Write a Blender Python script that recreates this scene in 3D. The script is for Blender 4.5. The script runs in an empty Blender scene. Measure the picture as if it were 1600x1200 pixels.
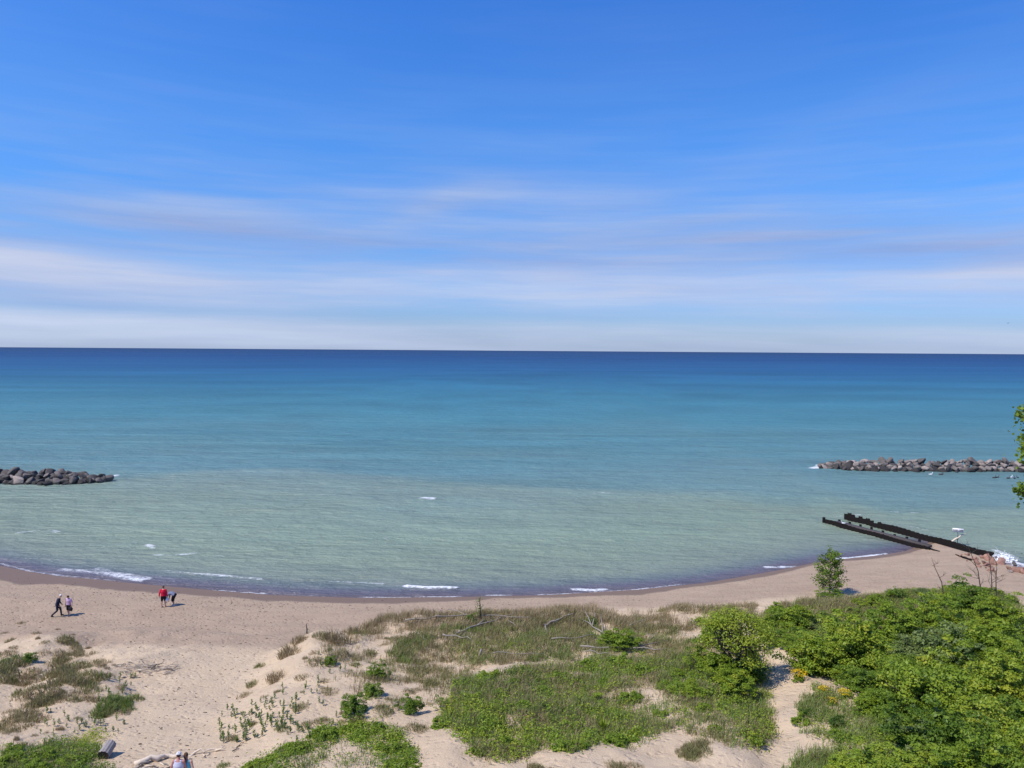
import bpy, math, random
import numpy as np
from mathutils import Vector, Matrix, Euler
R = math.radians
PI = math.pi
random.seed(7)
rng = np.random.default_rng(11)
scene = bpy.context.scene
COL = scene.collection

# ------------------------------------------------------------------ camera
F = 1209.0                     # focal length in pixels of a 1600 px wide picture
H = 22.5                       # eye height above the lake
PITCH, ROLL = math.atan(52.5 / F), R(0.394)
fw = np.array([0, math.cos(PITCH), -math.sin(PITCH)])
up0 = np.array([0, math.sin(PITCH), math.cos(PITCH)])
rt0 = np.array([1.0, 0, 0])
rt = rt0 * math.cos(ROLL) + up0 * math.sin(ROLL)
up = up0 * math.cos(ROLL) - rt0 * math.sin(ROLL)
EYE = np.array([0, 0, H])
cd = bpy.data.cameras.new('camera'); cam = bpy.data.objects.new('camera', cd); COL.objects.link(cam)
cd.sensor_width = 36.0; cd.lens = 36.0 * F / 1600.0; cd.clip_start = 0.1; cd.clip_end = 200000
M = Matrix.Identity(4)
for i in range(3):
    M[i][0], M[i][1], M[i][2], M[i][3] = rt[i], up[i], -fw[i], EYE[i]
cam.matrix_world = M
scene.camera = cam


def ray(px, py):
    return fw + rt * ((px - 800) / F) - up * ((py - 600) / F)


def on_z(px, py, z=0.0):
    d = ray(px, py); t = (z - H) / d[2]
    p = EYE + d * t
    return p[0], p[1]


# ------------------------------------------------------------------ noise
def _hash(ix, iy, s):
    h = (ix.astype(np.int64) * 374761393 + iy.astype(np.int64) * 668265263 + s * 974634777) & 0xffffffff
    h = ((h ^ (h >> 13)) * 1274126177) & 0xffffffff
    h = (h ^ (h >> 16)) & 0xffffff
    return h / float(0xffffff)


def vnoise(x, y, s=0):
    x = np.asarray(x, float); y = np.asarray(y, float)
    ix = np.floor(x); iy = np.floor(y); fx = x - ix; fy = y - iy
    fx = fx * fx * (3 - 2 * fx); fy = fy * fy * (3 - 2 * fy)
    a = _hash(ix, iy, s); b = _hash(ix + 1, iy, s); c = _hash(ix, iy + 1, s); d = _hash(ix + 1, iy + 1, s)
    return (a * (1 - fx) + b * fx) * (1 - fy) + (c * (1 - fx) + d * fx) * fy


def fbm(x, y, s=0, o=4):
    v = 0; a = 0.5; t = 0
    for i in range(o):
        v = v + a * vnoise(np.asarray(x) * 2 ** i + 17.3 * i, np.asarray(y) * 2 ** i - 9.1 * i, s + i); t += a; a *= 0.5
    return v / t


def sstep(a, b, x):
    t = np.clip((np.asarray(x, float) - a) / (b - a), 0, 1)
    return t * t * (3 - 2 * t)


# ------------------------------------------------------------------ shoreline and terrain heights
SH = [(-60, 872), (0, 884), (40, 892), (90, 900), (140, 904), (185, 909), (240, 914), (330, 922), (430, 930), (560, 934), (700, 933), (850, 930),
      (1000, 921), (1100, 911), (1200, 894), (1290, 876), (1380, 867), (1415, 861)]
_p = [on_z(a, b) for a, b in SH]
XS = [-400, -75] + [p[0] for p in _p] + [50.2, 51.3, 52.2, 53.0, 54.0, 60, 400]
YS = [96, 84] + [p[1] for p in _p] + [91.5, 88.2, 85.4, 82.3, 79.8, 76, 70]


def ysh(x):
    return np.interp(x, XS, YS)


BY = [-200, 0, 20, 26, 30, 38, 45, 52, 57, 60, 66, 300]
BZ = [7.2, 7.0, 6.4, 5.6, 4.9, 3.4, 2.3, 1.55, 1.25, 1.05, 1.0, 1.0]
# left edge of the central dune (x as a function of y) and its beach-side foot (y as a function of x)
LY = [-50, 30, 38, 44, 48, 53, 57, 60, 64, 300]
LX = [-12.5, -12.5, -15.5, -17.0, -17.0, -17.0, -13.5, -8, 2, 2]
FX = [-400, -14, -8, 0, 8, 14, 20, 26, 33, 38, 42, 46, 60, 400]
FY = [59, 59, 61.5, 63.0, 63.6, 63.5, 63.5, 64.5, 66.5, 67, 65, 58, 54, 54]


def height(x, y):
    x = np.asarray(x, float); y = np.asarray(y, float)
    d = ysh(x) - y
    base = np.interp(y, BY, BZ)
    zb = np.interp(d, [-400, -40, -12, 0, 4, 9, 14, 60, 2000], [-6, -3, -1.0, 0, 0.32, 0.8, 1.05, 9, 400])
    k = 0.35
    hh = np.clip(0.5 + 0.5 * (zb - base) / k, 0, 1)
    z = zb * (1 - hh) + base * hh - k * hh * (1 - hh)
    inland = sstep(3, 9, d)
    # central and right dune
    n1 = fbm(x / 7.0, y / 7.0, 3)
    n2 = fbm(x / 2.2, y / 2.2, 9, 3)
    fy = np.interp(x, FX, FY) + (fbm(x / 3.0, x * 0 + 3.0, 5) - 0.5) * 2.5
    lx = np.interp(y, LY, LX) + (fbm(y / 3.0, y * 0 + 8.0, 6) - 0.5) * 2.5
    m = sstep(0, 4.6, x - lx) * sstep(-0.3, 3.6, fy - y)
    near = np.interp(y, [25, 34, 46, 54], [0.35, 0.6, 1.0, 1.0])
    z = z + m * near * (0.95 + 1.3 * (n1 - 0.25)) + m * (n2 - 0.5) * 0.75
    # hollow behind the crest, and the sand path
    z = z - 0.55 * m * np.exp(-((x + 5.0) / 5.0) ** 2 - ((y - 46.5) / 2.5) ** 2)
    pxy = np.interp(y, [25, 31, 36, 42, 50, 53], [9.5, 10.8, 12.3, 14.0, 16.6, 17.4])
    z = z - 0.35 * np.exp(-((x - pxy) / 0.9) ** 2) * sstep(54, 51, y)
    # left hummocks
    ml = sstep(-18.5, -23.5, x + 0.12 * (y - 45)) * sstep(60.5, 55, y + (n1 - .5) * 5)
    z = z + ml * ((fbm(x / 4.2, y / 4.2, 21) - 0.35) * 1.7 + (n2 - 0.5) * 0.4)
    # beach scarp and trodden sand
    z = z + inland * (1 - m) * ((fbm(x / 5.0, y / 3.0, 31) - 0.5) * 0.22 + (fbm(x / 0.9, y / 0.9, 33, 2) - 0.5) * 0.09)
    berm = 57.0 + (fbm(x / 9.0, x * 0, 41) - .5) * 3.0 + 0.06 * (x + 30)
    z = z - 0.32 * sstep(-0.8, 0.9, y - berm) * sstep(9, 3, y - berm) * inland * (1 - m) * sstep(0, -8, x)
    return z


def hz(x, y):
    return float(height(np.array([x]), np.array([y]))[0])


def hit(px, py):
    """World point where the sight line of a photo pixel meets the ground (used to read the lay-out off the photograph)."""
    d = ray(px, py)
    t = np.arange(22, 140, 0.05)
    X = d[0] * t; Y = d[1] * t; Z = H + d[2] * t
    g = np.maximum(height(X, Y), 0.0)
    i = np.argmax(Z < g)
    if not (Z < g).any(): i = len(t) - 1
    return float(X[i]), float(Y[i]), float(g[i])


def pxm(p):
    """photo pixels per metre at a world point"""
    return F / float(np.dot(np.array(p) - EYE, fw))


# ------------------------------------------------------------------ mesh helpers
def mesh_np(name, V, faces, mat=None, attrs=None, smooth=False):
    """faces: list of (n,k) int arrays"""
    me = bpy.data.meshes.new(name)
    V = np.asarray(V, np.float32)
    me.vertices.add(len(V)); me.vertices.foreach_set('co', V.ravel())
    idx = np.concatenate([f.ravel() for f in faces]).astype(np.int32)
    ks = np.concatenate([np.full(len(f), f.shape[1], np.int32) for f in faces])
    st = np.concatenate([[0], np.cumsum(ks)[:-1]]).astype(np.int32)
    me.loops.add(len(idx)); me.loops.foreach_set('vertex_index', idx)
    me.polygons.add(len(ks)); me.polygons.foreach_set('loop_start', st)
    me.update(calc_edges=True)
    if smooth: me.polygons.foreach_set('use_smooth', np.ones(len(ks), bool))
    for k, v in (attrs or {}).items():
        v = np.asarray(v, np.float32)
        if v.ndim == 1:
            a = me.attributes.new(k, 'FLOAT', 'POINT'); a.data.foreach_set('value', v)
        else:
            a = me.attributes.new(k, 'FLOAT_COLOR', 'POINT')
            a.data.foreach_set('color', np.hstack([v, np.ones((len(v), 1), np.float32)]).ravel())
    if mat is not None: me.materials.append(mat)
    return me


def obj(name, me, parent=None, loc=None, rot=None, scale=None):
    o = bpy.data.objects.new(name, me); COL.objects.link(o)
    if parent is not None: o.parent = parent
    if loc is not None: o.location = loc
    if rot is not None: o.rotation_euler = rot
    if scale is not None: o.scale = scale
    return o


def tag(o, label=None, cat=None, group=None, kind=None):
    if label: o['label'] = label
    if cat: o['category'] = cat
    if group: o['group'] = group
    if kind: o['kind'] = kind
    return o


class MB:
    def __init__(s): s.V = []; s.F = {}; s.n = 0; s.T = []
    def add(s, V, faces, tint=0.5):
        V = np.asarray(V, float)
        for f in faces:
            f = np.asarray(f, int)
            if len(f): s.F.setdefault(f.shape[1], []).append(f + s.n)
        s.V.append(V); s.n += len(V)
        s.T.append(np.broadcast_to(np.asarray(tint, float), (len(V),)))
    def tube(s, pts, rad, k=6, side=None, tint=0.5, cap=True):
        """loft along pts; rad: list of r or (r_side, r_other)"""
        P = np.asarray(pts, float); n = len(P)
        rr = np.array([(r, r) if np.isscalar(r) else r for r in rad], float)
        T = np.gradient(P, axis=0); T /= np.linalg.norm(T, axis=1)[:, None] + 1e-9
        ref = np.array(side if side is not None else ((1, 0, 0) if abs(T[0][0]) < 0.8 else (0, 0, 1)), float)
        a = np.linspace(0, 2 * PI, k, endpoint=False)
        V = []
        for i in range(n):
            u = ref - T[i] * ref.dot(T[i]); L = np.linalg.norm(u)
            if L < 1e-6: u = np.array([0, 1.0, 0]) - T[i] * T[i][1]; L = np.linalg.norm(u)
            u /= L; w = np.cross(T[i], u)
            V.append(P[i] + np.outer(np.cos(a), u) * rr[i][0] + np.outer(np.sin(a), w) * rr[i][1])
            if side is None: ref = u
        V = np.concatenate(V)
        q = []
        for i in range(n - 1):
            for j in range(k):
                q.append((i * k + j, i * k + (j + 1) % k, (i + 1) * k + (j + 1) % k, (i + 1) * k + j))
        tri = []
        if cap:
            b = len(V); V = np.vstack([V, P[:1], P[-1:]])
            for j in range(k):
                tri.append((b, (j + 1) % k, j)); o_ = (n - 1) * k
                tri.append((b + 1, o_ + j, o_ + (j + 1) % k))
        s.add(V, [np.array(q)] + ([np.array(tri)] if tri else []), tint)
    def box(s, c, sz, rot=None, tint=0.5):
        c = np.array(c, float); h = np.array(sz, float) / 2
        V = np.array([(x, y, z) for x in (-1, 1) for y in (-1, 1) for z in (-1, 1)], float) * h
        if rot is not None: V = V @ np.array(Euler(rot).to_matrix()).T
        Fq = np.array([(0, 1, 3, 2), (4, 6, 7, 5), (0, 4, 5, 1), (2, 3, 7, 6), (0, 2, 6, 4), (1, 5, 7, 3)])
        s.add(V + c, [Fq], tint)
    def ball(s, c, r, seg=10, ring=7, tint=0.5):
        c = np.array(c, float); r = np.array(r if not np.isscalar(r) else (r, r, r), float)
        V = [(0, 0, 1)]
        for i in range(1, ring):
            th = PI * i / ring
            for j in range(seg):
                ph = 2 * PI * j / seg; V.append((math.sin(th) * math.cos(ph), math.sin(th) * math.sin(ph), math.cos(th)))
        V.append((0, 0, -1)); V = np.array(V) * r + c
        q = []; t = []
        for j in range(seg):
            t.append((0, 1 + j, 1 + (j + 1) % seg)); e = len(V) - 1; b = 1 + (ring - 2) * seg
            t.append((e, b + (j + 1) % seg, b + j))
        for i in range(ring - 2):
            for j in range(seg):
                a = 1 + i * seg
                q.append((a + j, a + seg + j, a + seg + (j + 1) % seg, a + (j + 1) % seg))
        s.add(V, [np.array(q), np.array(t)], tint)
    def mesh(s, name, mat=None, smooth=False, tint=True):
        return mesh_np(name, np.concatenate(s.V), [np.concatenate(f) for f in s.F.values()], mat,
                       {'tint': np.concatenate(s.T)} if tint else None, smooth)


# ------------------------------------------------------------------ material helpers
def new_mat(name):
    m = bpy.data.materials.new(name); m.use_nodes = True
    nt = m.node_tree
    return m, nt, nt.nodes['Principled BSDF'], nt.nodes['Material Output']


def N(nt, t, **kw):
    n = nt.nodes.new(t)
    for k, v in kw.items():
        if k.startswith('i_'): n.inputs[k[2:].replace('_', ' ')].default_value = v
        else: setattr(n, k, v)
    return n


def ramp(nt, stops, src=None, interp='LINEAR'):
    r = nt.nodes.new('ShaderNodeValToRGB'); r.color_ramp.interpolation = interp
    e = r.color_ramp.elements
    while len(e) < len(stops): e.new(0.5)
    for el, (p, c) in zip(e, stops):
        el.position = p; el.color = (*c, 1) if len(c) == 3 else c
    if src is not None: nt.links.new(src, r.inputs[0])
    return r


def srgb(r, g, b):
    f = lambda c: (c / 255 / 12.92) if c / 255 <= 0.04045 else ((c / 255 + 0.055) / 1.055) ** 2.4
    return (f(r), f(g), f(b))


def math_node(nt, op, a, b=None, c=None, clamp=False):
    n = nt.nodes.new('ShaderNodeMath'); n.operation = op; n.use_clamp = clamp
    for i, v in enumerate((a, b, c)):
        if v is None: continue
        if isinstance(v, (int, float)): n.inputs[i].default_value = v
        else: nt.links.new(v, n.inputs[i])
    return n.outputs[0]


def mixc(nt, fac, a, b, blend='MIX'):
    n = nt.nodes.new('ShaderNodeMix'); n.data_type = 'RGBA'; n.blend_type = blend
    for s, v in ((n.inputs[0], fac), (n.inputs[6], a), (n.inputs[7], b)):
        if isinstance(v, (int, float)): s.default_value = v
        elif isinstance(v, tuple): s.default_value = (*v, 1) if len(v) == 3 else v
        else: nt.links.new(v, s)
    return n.outputs[2]


def attr(nt, name):
    n = nt.nodes.new('ShaderNodeAttribute'); n.attribute_name = name; return n


def noise(nt, vec, scale, detail=4, rough=0.5, sc=None):
    n = nt.nodes.new('ShaderNodeTexNoise'); n.inputs['Scale'].default_value = scale
    n.inputs['Detail'].default_value = detail; n.inputs['Roughness'].default_value = rough
    if sc is not None:
        mp = nt.nodes.new('ShaderNodeMapping'); mp.inputs['Scale'].default_value = sc
        nt.links.new(vec, mp.inputs[0]); vec = mp.outputs[0]
    nt.links.new(vec, n.inputs['Vector'])
    return n.outputs['Fac']


def bump(nt, hgt, dist, strength, bsdf, normal=None):
    b = nt.nodes.new('ShaderNodeBump'); b.inputs['Strength'].default_value = strength
    b.inputs['Distance'].default_value = dist; nt.links.new(hgt, b.inputs['Height'])
    if normal is not None: nt.links.new(normal, b.inputs['Normal'])
    if bsdf is not None: nt.links.new(b.outputs[0], bsdf.inputs['Normal'])
    return b.outputs[0]


# ------------------------------------------------------------------ light and sky
SUN_EL = R(56)
saz = np.array([-0.89, -0.46])                        # where the sun stands, seen from above
sv = Vector((saz[0] * math.cos(SUN_EL), saz[1] * math.cos(SUN_EL), math.sin(SUN_EL)))
sl = bpy.data.lights.new('sun', 'SUN'); sl.energy = 4.85; sl.angle = R(0.53); sl.color = (1.0, 0.935, 0.835)
so = bpy.data.objects.new('sun', sl); COL.objects.link(so)
so.rotation_euler = sv.to_track_quat('Z', 'Y').to_euler(); so.location = (-40, -20, 60)

w = bpy.data.worlds.new('World'); scene.world = w; w.use_nodes = True
nt = w.node_tree; bg = nt.nodes['Background']
sky = nt.nodes.new('ShaderNodeTexSky'); sky.sky_type = 'NISHITA'; sky.sun_disc = False
sky.sun_elevation = SUN_EL; sky.sun_rotation = math.atan2(saz[0], saz[1]) % (2 * PI)
sky.air_density = 1.0; sky.dust_density = 0.6; sky.ozone_density = 3.5
bg.inputs['Strength'].default_value = 0.1
tc = nt.nodes.new('ShaderNodeTexCoord'); sep = nt.nodes.new('ShaderNodeSeparateXYZ')
nt.links.new(tc.outputs['Generated'], sep.inputs[0])
zc = math_node(nt, 'MAXIMUM', sep.outputs[2], 0.0)
el = math_node(nt, 'ARCSINE', zc)                                      # elevation, radians
az = math_node(nt, 'ARCTAN2', sep.outputs[0], sep.outputs[1])
comb = nt.nodes.new('ShaderNodeCombineXYZ'); nt.links.new(az, comb.inputs[0]); nt.links.new(el, comb.inputs[1])
dv = comb.outputs[0]
# a gentle warp keeps the streaks from lying dead level
warp = noise(nt, dv, 2.2, 3, 0.5, (1, 2.0, 1))
wv = math_node(nt, 'MULTIPLY', math_node(nt, 'SUBTRACT', warp, 0.5), 0.024)
tilt = math_node(nt, 'MULTIPLY', az, 0.012)
el2 = math_node(nt, 'ADD', el, math_node(nt, 'ADD', wv, tilt))
comb2 = nt.nodes.new('ShaderNodeCombineXYZ'); nt.links.new(az, comb2.inputs[0]); nt.links.new(el2, comb2.inputs[1])
dv2 = comb2.outputs[0]
# horizon-high cloud sheet: cover against elevation (degrees / 30)
ed = math_node(nt, 'DIVIDE', el2, R(30))
band = ramp(nt, [(0.0, (.75,) * 3), (0.05, (.74,) * 3), (0.075, (.46,) * 3), (0.10, (.56,) * 3), (0.135, (.84,) * 3), (0.175, (.80,) * 3), (0.215, (.60,) * 3), (0.27, (.56,) * 3), (0.32, (.42,) * 3), (0.38, (.26,) * 3), (0.46, (.11,) * 3), (0.6, (.04,) * 3), (0.9, (0.0,) * 3)], ed).outputs[0]
streak = noise(nt, dv2, 1.0, 5, 0.55, (1.9, 24, 1))
fine = noise(nt, dv2, 1.0, 6, 0.62, (3.4, 70, 1))
soft = noise(nt, dv2, 1.0, 4, 0.5, (1.6, 7.5, 1))
cov = math_node(nt, 'ADD', math_node(nt, 'MULTIPLY', math_node(nt, 'SUBTRACT', fine, 0.5), 1.0), math_node(nt, 'MULTIPLY', math_node(nt, 'SUBTRACT', soft, 0.5), 2.6))
cov = math_node(nt, 'ADD', cov, math_node(nt, 'MULTIPLY', math_node(nt, 'SUBTRACT', streak, 0.5), 1.3))
hi = ramp(nt, [(0.0, (0.35,) * 3), (0.1, (1,) * 3), (0.34, (0.8,) * 3), (0.43, (0.34,) * 3), (0.6, (0.10,) * 3), (1, (0.05,) * 3)], ed).outputs[0]
cov = math_node(nt, 'ADD', band, math_node(nt, 'MULTIPLY', cov, hi))
wq = noise(nt, dv2, 1.0, 5, 0.6, (5, 22, 1)); wm = math_node(nt, 'ADD', 0.25, math_node(nt, 'MULTIPLY', wq, 1.5))
# a few separate wisps: a plume rising left of the middle, thin veils to the sides
for (a0, e0, rx, ry, slope, amt) in ((-.05, .196, .085, .017, .12, .34), (-.115, .170, .09, .022, .42, .26), (.215, .163, .13, .011, .11, .30), (.30, .142, .20, .008, .03, .26), (-.42, .150, .16, .012, -.02, .30), (-.25, .135, .2, .012, -.03, .26), (.5, .128, .16, .009, .06, .3), (.36, .26, .2, .025, .3, .10), (-.52, .115, .22, .026, -.03, -.34)):
    u = math_node(nt, 'SUBTRACT', az, a0); v = math_node(nt, 'SUBTRACT', math_node(nt, 'SUBTRACT', el2, e0), math_node(nt, 'MULTIPLY', u, slope))
    q2 = math_node(nt, 'ADD', math_node(nt, 'POWER', math_node(nt, 'ABSOLUTE', math_node(nt, 'DIVIDE', u, rx)), 2.0), math_node(nt, 'POWER', math_node(nt, 'ABSOLUTE', math_node(nt, 'DIVIDE', v, ry)), 2.0))
    g_ = math_node(nt, 'MULTIPLY', math_node(nt, 'EXPONENT', math_node(nt, 'MULTIPLY', q2, -1.0)), amt)
    cov = math_node(nt, 'ADD', cov, math_node(nt, 'MULTIPLY', g_, wm))
cov = math_node(nt, 'MULTIPLY', math_node(nt, 'MAXIMUM', cov, 0.0), 0.95, clamp=True)
shade = noise(nt, dv2, 1.0, 6, 0.6, (1.8, 24, 3))
ccol = ramp(nt, [(0.30, srgb(120, 154, 218)), (0.62, srgb(203, 216, 243))], shade).outputs[0]
cb = ramp(nt, [(0.0, srgb(204, 218, 246)), (0.055, srgb(206, 219, 246)), (0.08, srgb(156, 190, 238)), (0.125, srgb(204, 215, 243)), (0.175, srgb(208, 217, 243)), (0.215, srgb(146, 170, 225)), (0.27, srgb(150, 174, 226)), (0.33, srgb(166, 188, 232)), (0.5, srgb(150, 180, 235))], ed).outputs[0]
ccol = mixc(nt, 0.62, ccol, cb)
# Nishita, deepened towards the photograph's blue
hsv = nt.nodes.new('ShaderNodeHueSaturation'); hsv.inputs['Saturation'].default_value = 1.12; hsv.inputs['Hue'].default_value = 0.5
nt.links.new(sky.outputs[0], hsv.inputs['Color'])
tcol = ramp(nt, [(0, (.36, .46, .74)), (.12, (.34, .48, .80)), (.25, (.33, .53, .83)), (.5, (.335, .60, .93)), (.85, (.27, .57, 1.0))], math_node(nt, 'DIVIDE', el, R(30))).outputs[0]
tint = mixc(nt, 1.0, mixc(nt, 1.0, hsv.outputs[0], tcol, 'MULTIPLY'), (2.0, 2.0, 2.0), 'MULTIPLY')
cscaled = mixc(nt, 1.0, ccol, (9.5, 9.5, 9.5), 'MULTIPLY')
n_ = [n for n in nt.nodes if n.type == 'MIX']
for q in n_: q.clamp_result = False; q.clamp_factor = True
out = mixc(nt, cov, tint, cscaled)
nt.links.new(out, bg.inputs[0])

scene.view_settings.view_transform = 'Standard'; scene.view_settings.look = 'None'
scene.view_settings.exposure = 0; scene.view_settings.gamma = 1
scene.cycles.max_bounces = 6; scene.cycles.transparent_max_bounces = 8
scene.cycles.use_denoising = True

# ------------------------------------------------------------------ sand
def spaced(lo, hi, step, far_lo, far_hi, n=18):
    a = np.arange(lo, hi + step / 2, step)
    l = lo - np.geomspace(step, lo - far_lo, n)[::-1]; h = hi + np.geomspace(step, far_hi - hi, n)
    return np.concatenate([l, a, h])


gx = spaced(-62, 66, 0.22, -450, 450)
gy = np.concatenate([np.linspace(-120, 26, 24), np.arange(26.3, 94, 0.22), np.linspace(95, 130, 16)])
GX, GY = np.meshgrid(gx, gy)
GZ = height(GX, GY)
nx, ny = len(gx), len(gy)
ii = (np.arange(ny - 1)[:, None] * nx + np.arange(nx - 1)[None, :]).ravel()
quads = np.stack([ii, ii + 1, ii + nx + 1, ii + nx], 1)
D = ysh(GX) - GY
# damp sand left by the last waves: a scalloped strip, and a wide half-damp shelf behind it
cusp = (fbm(GX / 6.0, GX * 0 + 1, 51, 3) - 0.42) * 5.5
wd = np.interp(GX, [-80, -55, -45, -38, -30, -20, 0, 20, 34, 46, 60], [3.2, 3.2, 3.6, 3.4, 2.4, 1.8, 1.4, 1.2, 1.2, 1.0, 1.5])
wet = sstep(0.25, -0.25, D - np.maximum(0.4, wd + cusp * np.interp(wd, [1, 3.5], [.25, .6]) + (fbm(GX / .8, GY / .8, 53, 3) - .5) * 0.5))
dwd = np.interp(GX, [-80, -45, -30, -15, -6, 0, 8, 20, 34, 46, 60], [19.5, 18.5, 17.5, 15, 11, 8, 7, 8, 14, 22, 13])
damp = sstep(1.1, -1.1, D - dwd - (fbm(GX / 7, GY / 4, 57) - .5) * 4) * (0.62 + 0.38 * fbm(GX / 2.5, GY / 1.2, 59))
lit = np.zeros_like(D)


def sand_mat():
    m, nt, b, o = new_mat('sand')
    g = N(nt, 'ShaderNodeNewGeometry'); P = g.outputs['Position']
    n1 = noise(nt, P, 0.5, 5, 0.6); n2 = noise(nt, P, 9.0, 4, 0.65); n3 = noise(nt, P, 55.0, 2, 0.6)
    dry = ramp(nt, [(0.25, (0.505, 0.378, 0.246)), (0.5, (0.555, 0.422, 0.280)), (0.75, (0.60, 0.462, 0.312))], n1).outputs[0]
    dry = mixc(nt, math_node(nt, 'MULTIPLY', n2, 0.34), dry, (0.43, 0.31, 0.195))
    specks = ramp(nt, [(0.26, (1, 1, 1)), (0.33, (0, 0, 0))], noise(nt, P, 3.6, 3, 0.7)).outputs[0]
    dry = mixc(nt, math_node(nt, 'MULTIPLY', specks, 0.28), dry, (0.2, 0.14, 0.1))
    wa = attr(nt, 'damp').outputs['Fac']; we = attr(nt, 'wet').outputs['Fac']
    stre = noise(nt, P, 1.0, 5, 0.65, (0.35, 1.6, 1)); wa = math_node(nt, 'MULTIPLY', wa, math_node(nt, 'ADD', 0.55, math_node(nt, 'MULTIPLY', stre, 0.9)), clamp=True)
    c = mixc(nt, math_node(nt, 'MULTIPLY', wa, 0.9), dry, (0.315, 0.222, 0.155))
    c = mixc(nt, math_node(nt, 'MULTIPLY', we, 0.9), c, (0.165, 0.105, 0.066))
    nt.links.new(c, b.inputs['Base Color'])
    r = math_node(nt, 'SUBTRACT', 0.9, math_node(nt, 'MULTIPLY', we, 0.35)); nt.links.new(r, b.inputs['Roughness'])
    b.inputs['Specular IOR Level'].default_value = 0.25
    vo = N(nt, 'ShaderNodeTexVoronoi', feature='SMOOTH_F1'); vo.inputs['Scale'].default_value = 2.3; vo.inputs['Smoothness'].default_value = 0.6
    wp = N(nt, 'ShaderNodeMapping'); wp.inputs['Scale'].default_value = (1.0, 1.35, 1); nt.links.new(P, wp.inputs[0])
    wn = N(nt, 'ShaderNodeTexNoise'); wn.inputs['Scale'].default_value = 1.1; nt.links.new(P, wn.inputs['Vector'])
    va = N(nt, 'ShaderNodeVectorMath', operation='ADD'); nt.links.new(wp.outputs[0], va.inputs[0]); nt.links.new(wn.outputs['Color'], va.inputs[1])
    nt.links.new(va.outputs[0], vo.inputs['Vector'])
    foot = ramp(nt, [(0.05, (0, 0, 0)), (0.42, (1, 1, 1))], vo.outputs['Distance']).outputs[0]
    hgt = math_node(nt, 'ADD', math_node(nt, 'MULTIPLY', foot, 0.6), math_node(nt, 'ADD', math_node(nt, 'MULTIPLY', n2, 0.5), math_node(nt, 'MULTIPLY', n3, 0.12)))
    dryness = math_node(nt, 'SUBTRACT', 1.0, math_node(nt, 'MULTIPLY', we, 0.9))
    hgt = math_node(nt, 'MULTIPLY', hgt, dryness)
    bump(nt, hgt, 0.14, 0.85, b)
    return m


SAND = sand_mat()
sandme = mesh_np('sand_ground', np.stack([GX.ravel(), GY.ravel(), GZ.ravel()], 1), [quads], SAND, {'wet': wet.ravel(), 'damp': damp.ravel()}, True)
tag(obj('sand_ground', sandme), 'pale sand of the beach and dunes with a damp brown strip along the water', 'sand', kind='structure')

# ------------------------------------------------------------------ lake
wx = spaced(-70, 75, 0.34, -60000, 60000, 34)
wy = np.concatenate([np.linspace(60, 68, 8), np.arange(68.3, 130, 0.28), np.arange(130.5, 210, 0.8), 210 * (60000 / 210.0) ** np.linspace(0.004, 1, 90)])
WX, WY = np.meshgrid(wx, wy)
d = WY - ysh(np.clip(WX, -300, 300))
dd = np.where(d < 400, d, WY - 75)
nse = fbm(WX / 9.0, WY / 3.5, 71, 4) - 0.5
nse2 = fbm(WX / 40.0, WY / 14.0, 73, 4) - 0.5
# body colour of the water by depth and silt (linear albedo); shore strip paints in reflection over wet sand
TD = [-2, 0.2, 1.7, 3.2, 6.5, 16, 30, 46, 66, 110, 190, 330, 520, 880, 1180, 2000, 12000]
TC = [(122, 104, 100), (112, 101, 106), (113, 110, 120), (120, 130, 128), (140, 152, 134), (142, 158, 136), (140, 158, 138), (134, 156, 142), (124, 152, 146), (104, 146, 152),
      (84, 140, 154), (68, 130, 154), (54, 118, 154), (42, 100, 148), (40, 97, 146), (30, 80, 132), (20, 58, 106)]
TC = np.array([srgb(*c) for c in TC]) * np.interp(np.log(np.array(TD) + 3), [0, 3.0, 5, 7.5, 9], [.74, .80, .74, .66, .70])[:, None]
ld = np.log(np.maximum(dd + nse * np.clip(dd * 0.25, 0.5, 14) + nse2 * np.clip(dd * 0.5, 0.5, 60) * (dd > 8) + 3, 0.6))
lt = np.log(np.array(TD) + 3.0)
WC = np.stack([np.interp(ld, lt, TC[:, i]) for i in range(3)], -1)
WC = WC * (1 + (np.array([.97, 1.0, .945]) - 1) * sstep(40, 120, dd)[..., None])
# the edge of the silty inshore water
PB = [on_z(a, b) for a, b in [(-200, 748), (0, 745), (180, 746), (300, 741), (450, 738), (620, 748), (800, 757), (1000, 768), (1200, 782), (1400, 800), (1700, 800)]]
pe = np.interp(WX, [p[0] for p in PB], [p[1] for p in PB]) + nse2 * 16 + nse * 5
pl = sstep(5, -3, WY - pe)
silt = np.array(srgb(152, 162, 146)) * .80; clear = np.array(srgb(88, 142, 154)) * .74
k1 = (pl * 0.24 * sstep(20, 60, dd))[..., None]; k2 = ((1 - pl) * 0.34 * sstep(170, 60, dd) * sstep(14, 34, dd))[..., None]
WC = WC * (1 - k1) + silt * k1; WC = WC * (1 - k2) + clear * k2
ruffle_tone = (fbm(WX / 34.0, WY / 5.0, 75, 4) - .5) * sstep(1500, 300, dd) + (fbm(WX / 160.0, WY / 40.0, 77, 3) - .5) * sstep(90, 300, dd)
WC = WC * (1 + (nse2 * 0.16 * (dd > 6) + nse * 0.12 + ruffle_tone * .30 * sstep(20, 110, dd) + ruffle_tone * .09 * sstep(5, 20, dd))[..., None])  # light and dark of ripples painted into the body colour, along with silt variation
# foam: strokes read off the photograph, laid on the water
foam = np.zeros_like(WX)


FW = 0.45 + 1.5 * fbm(WX / 1.7, WY / 1.1, 81, 3); FA = 0.55 + 0.75 * fbm(WX / 2.6, WY / 1.3, 83, 3)


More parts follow.
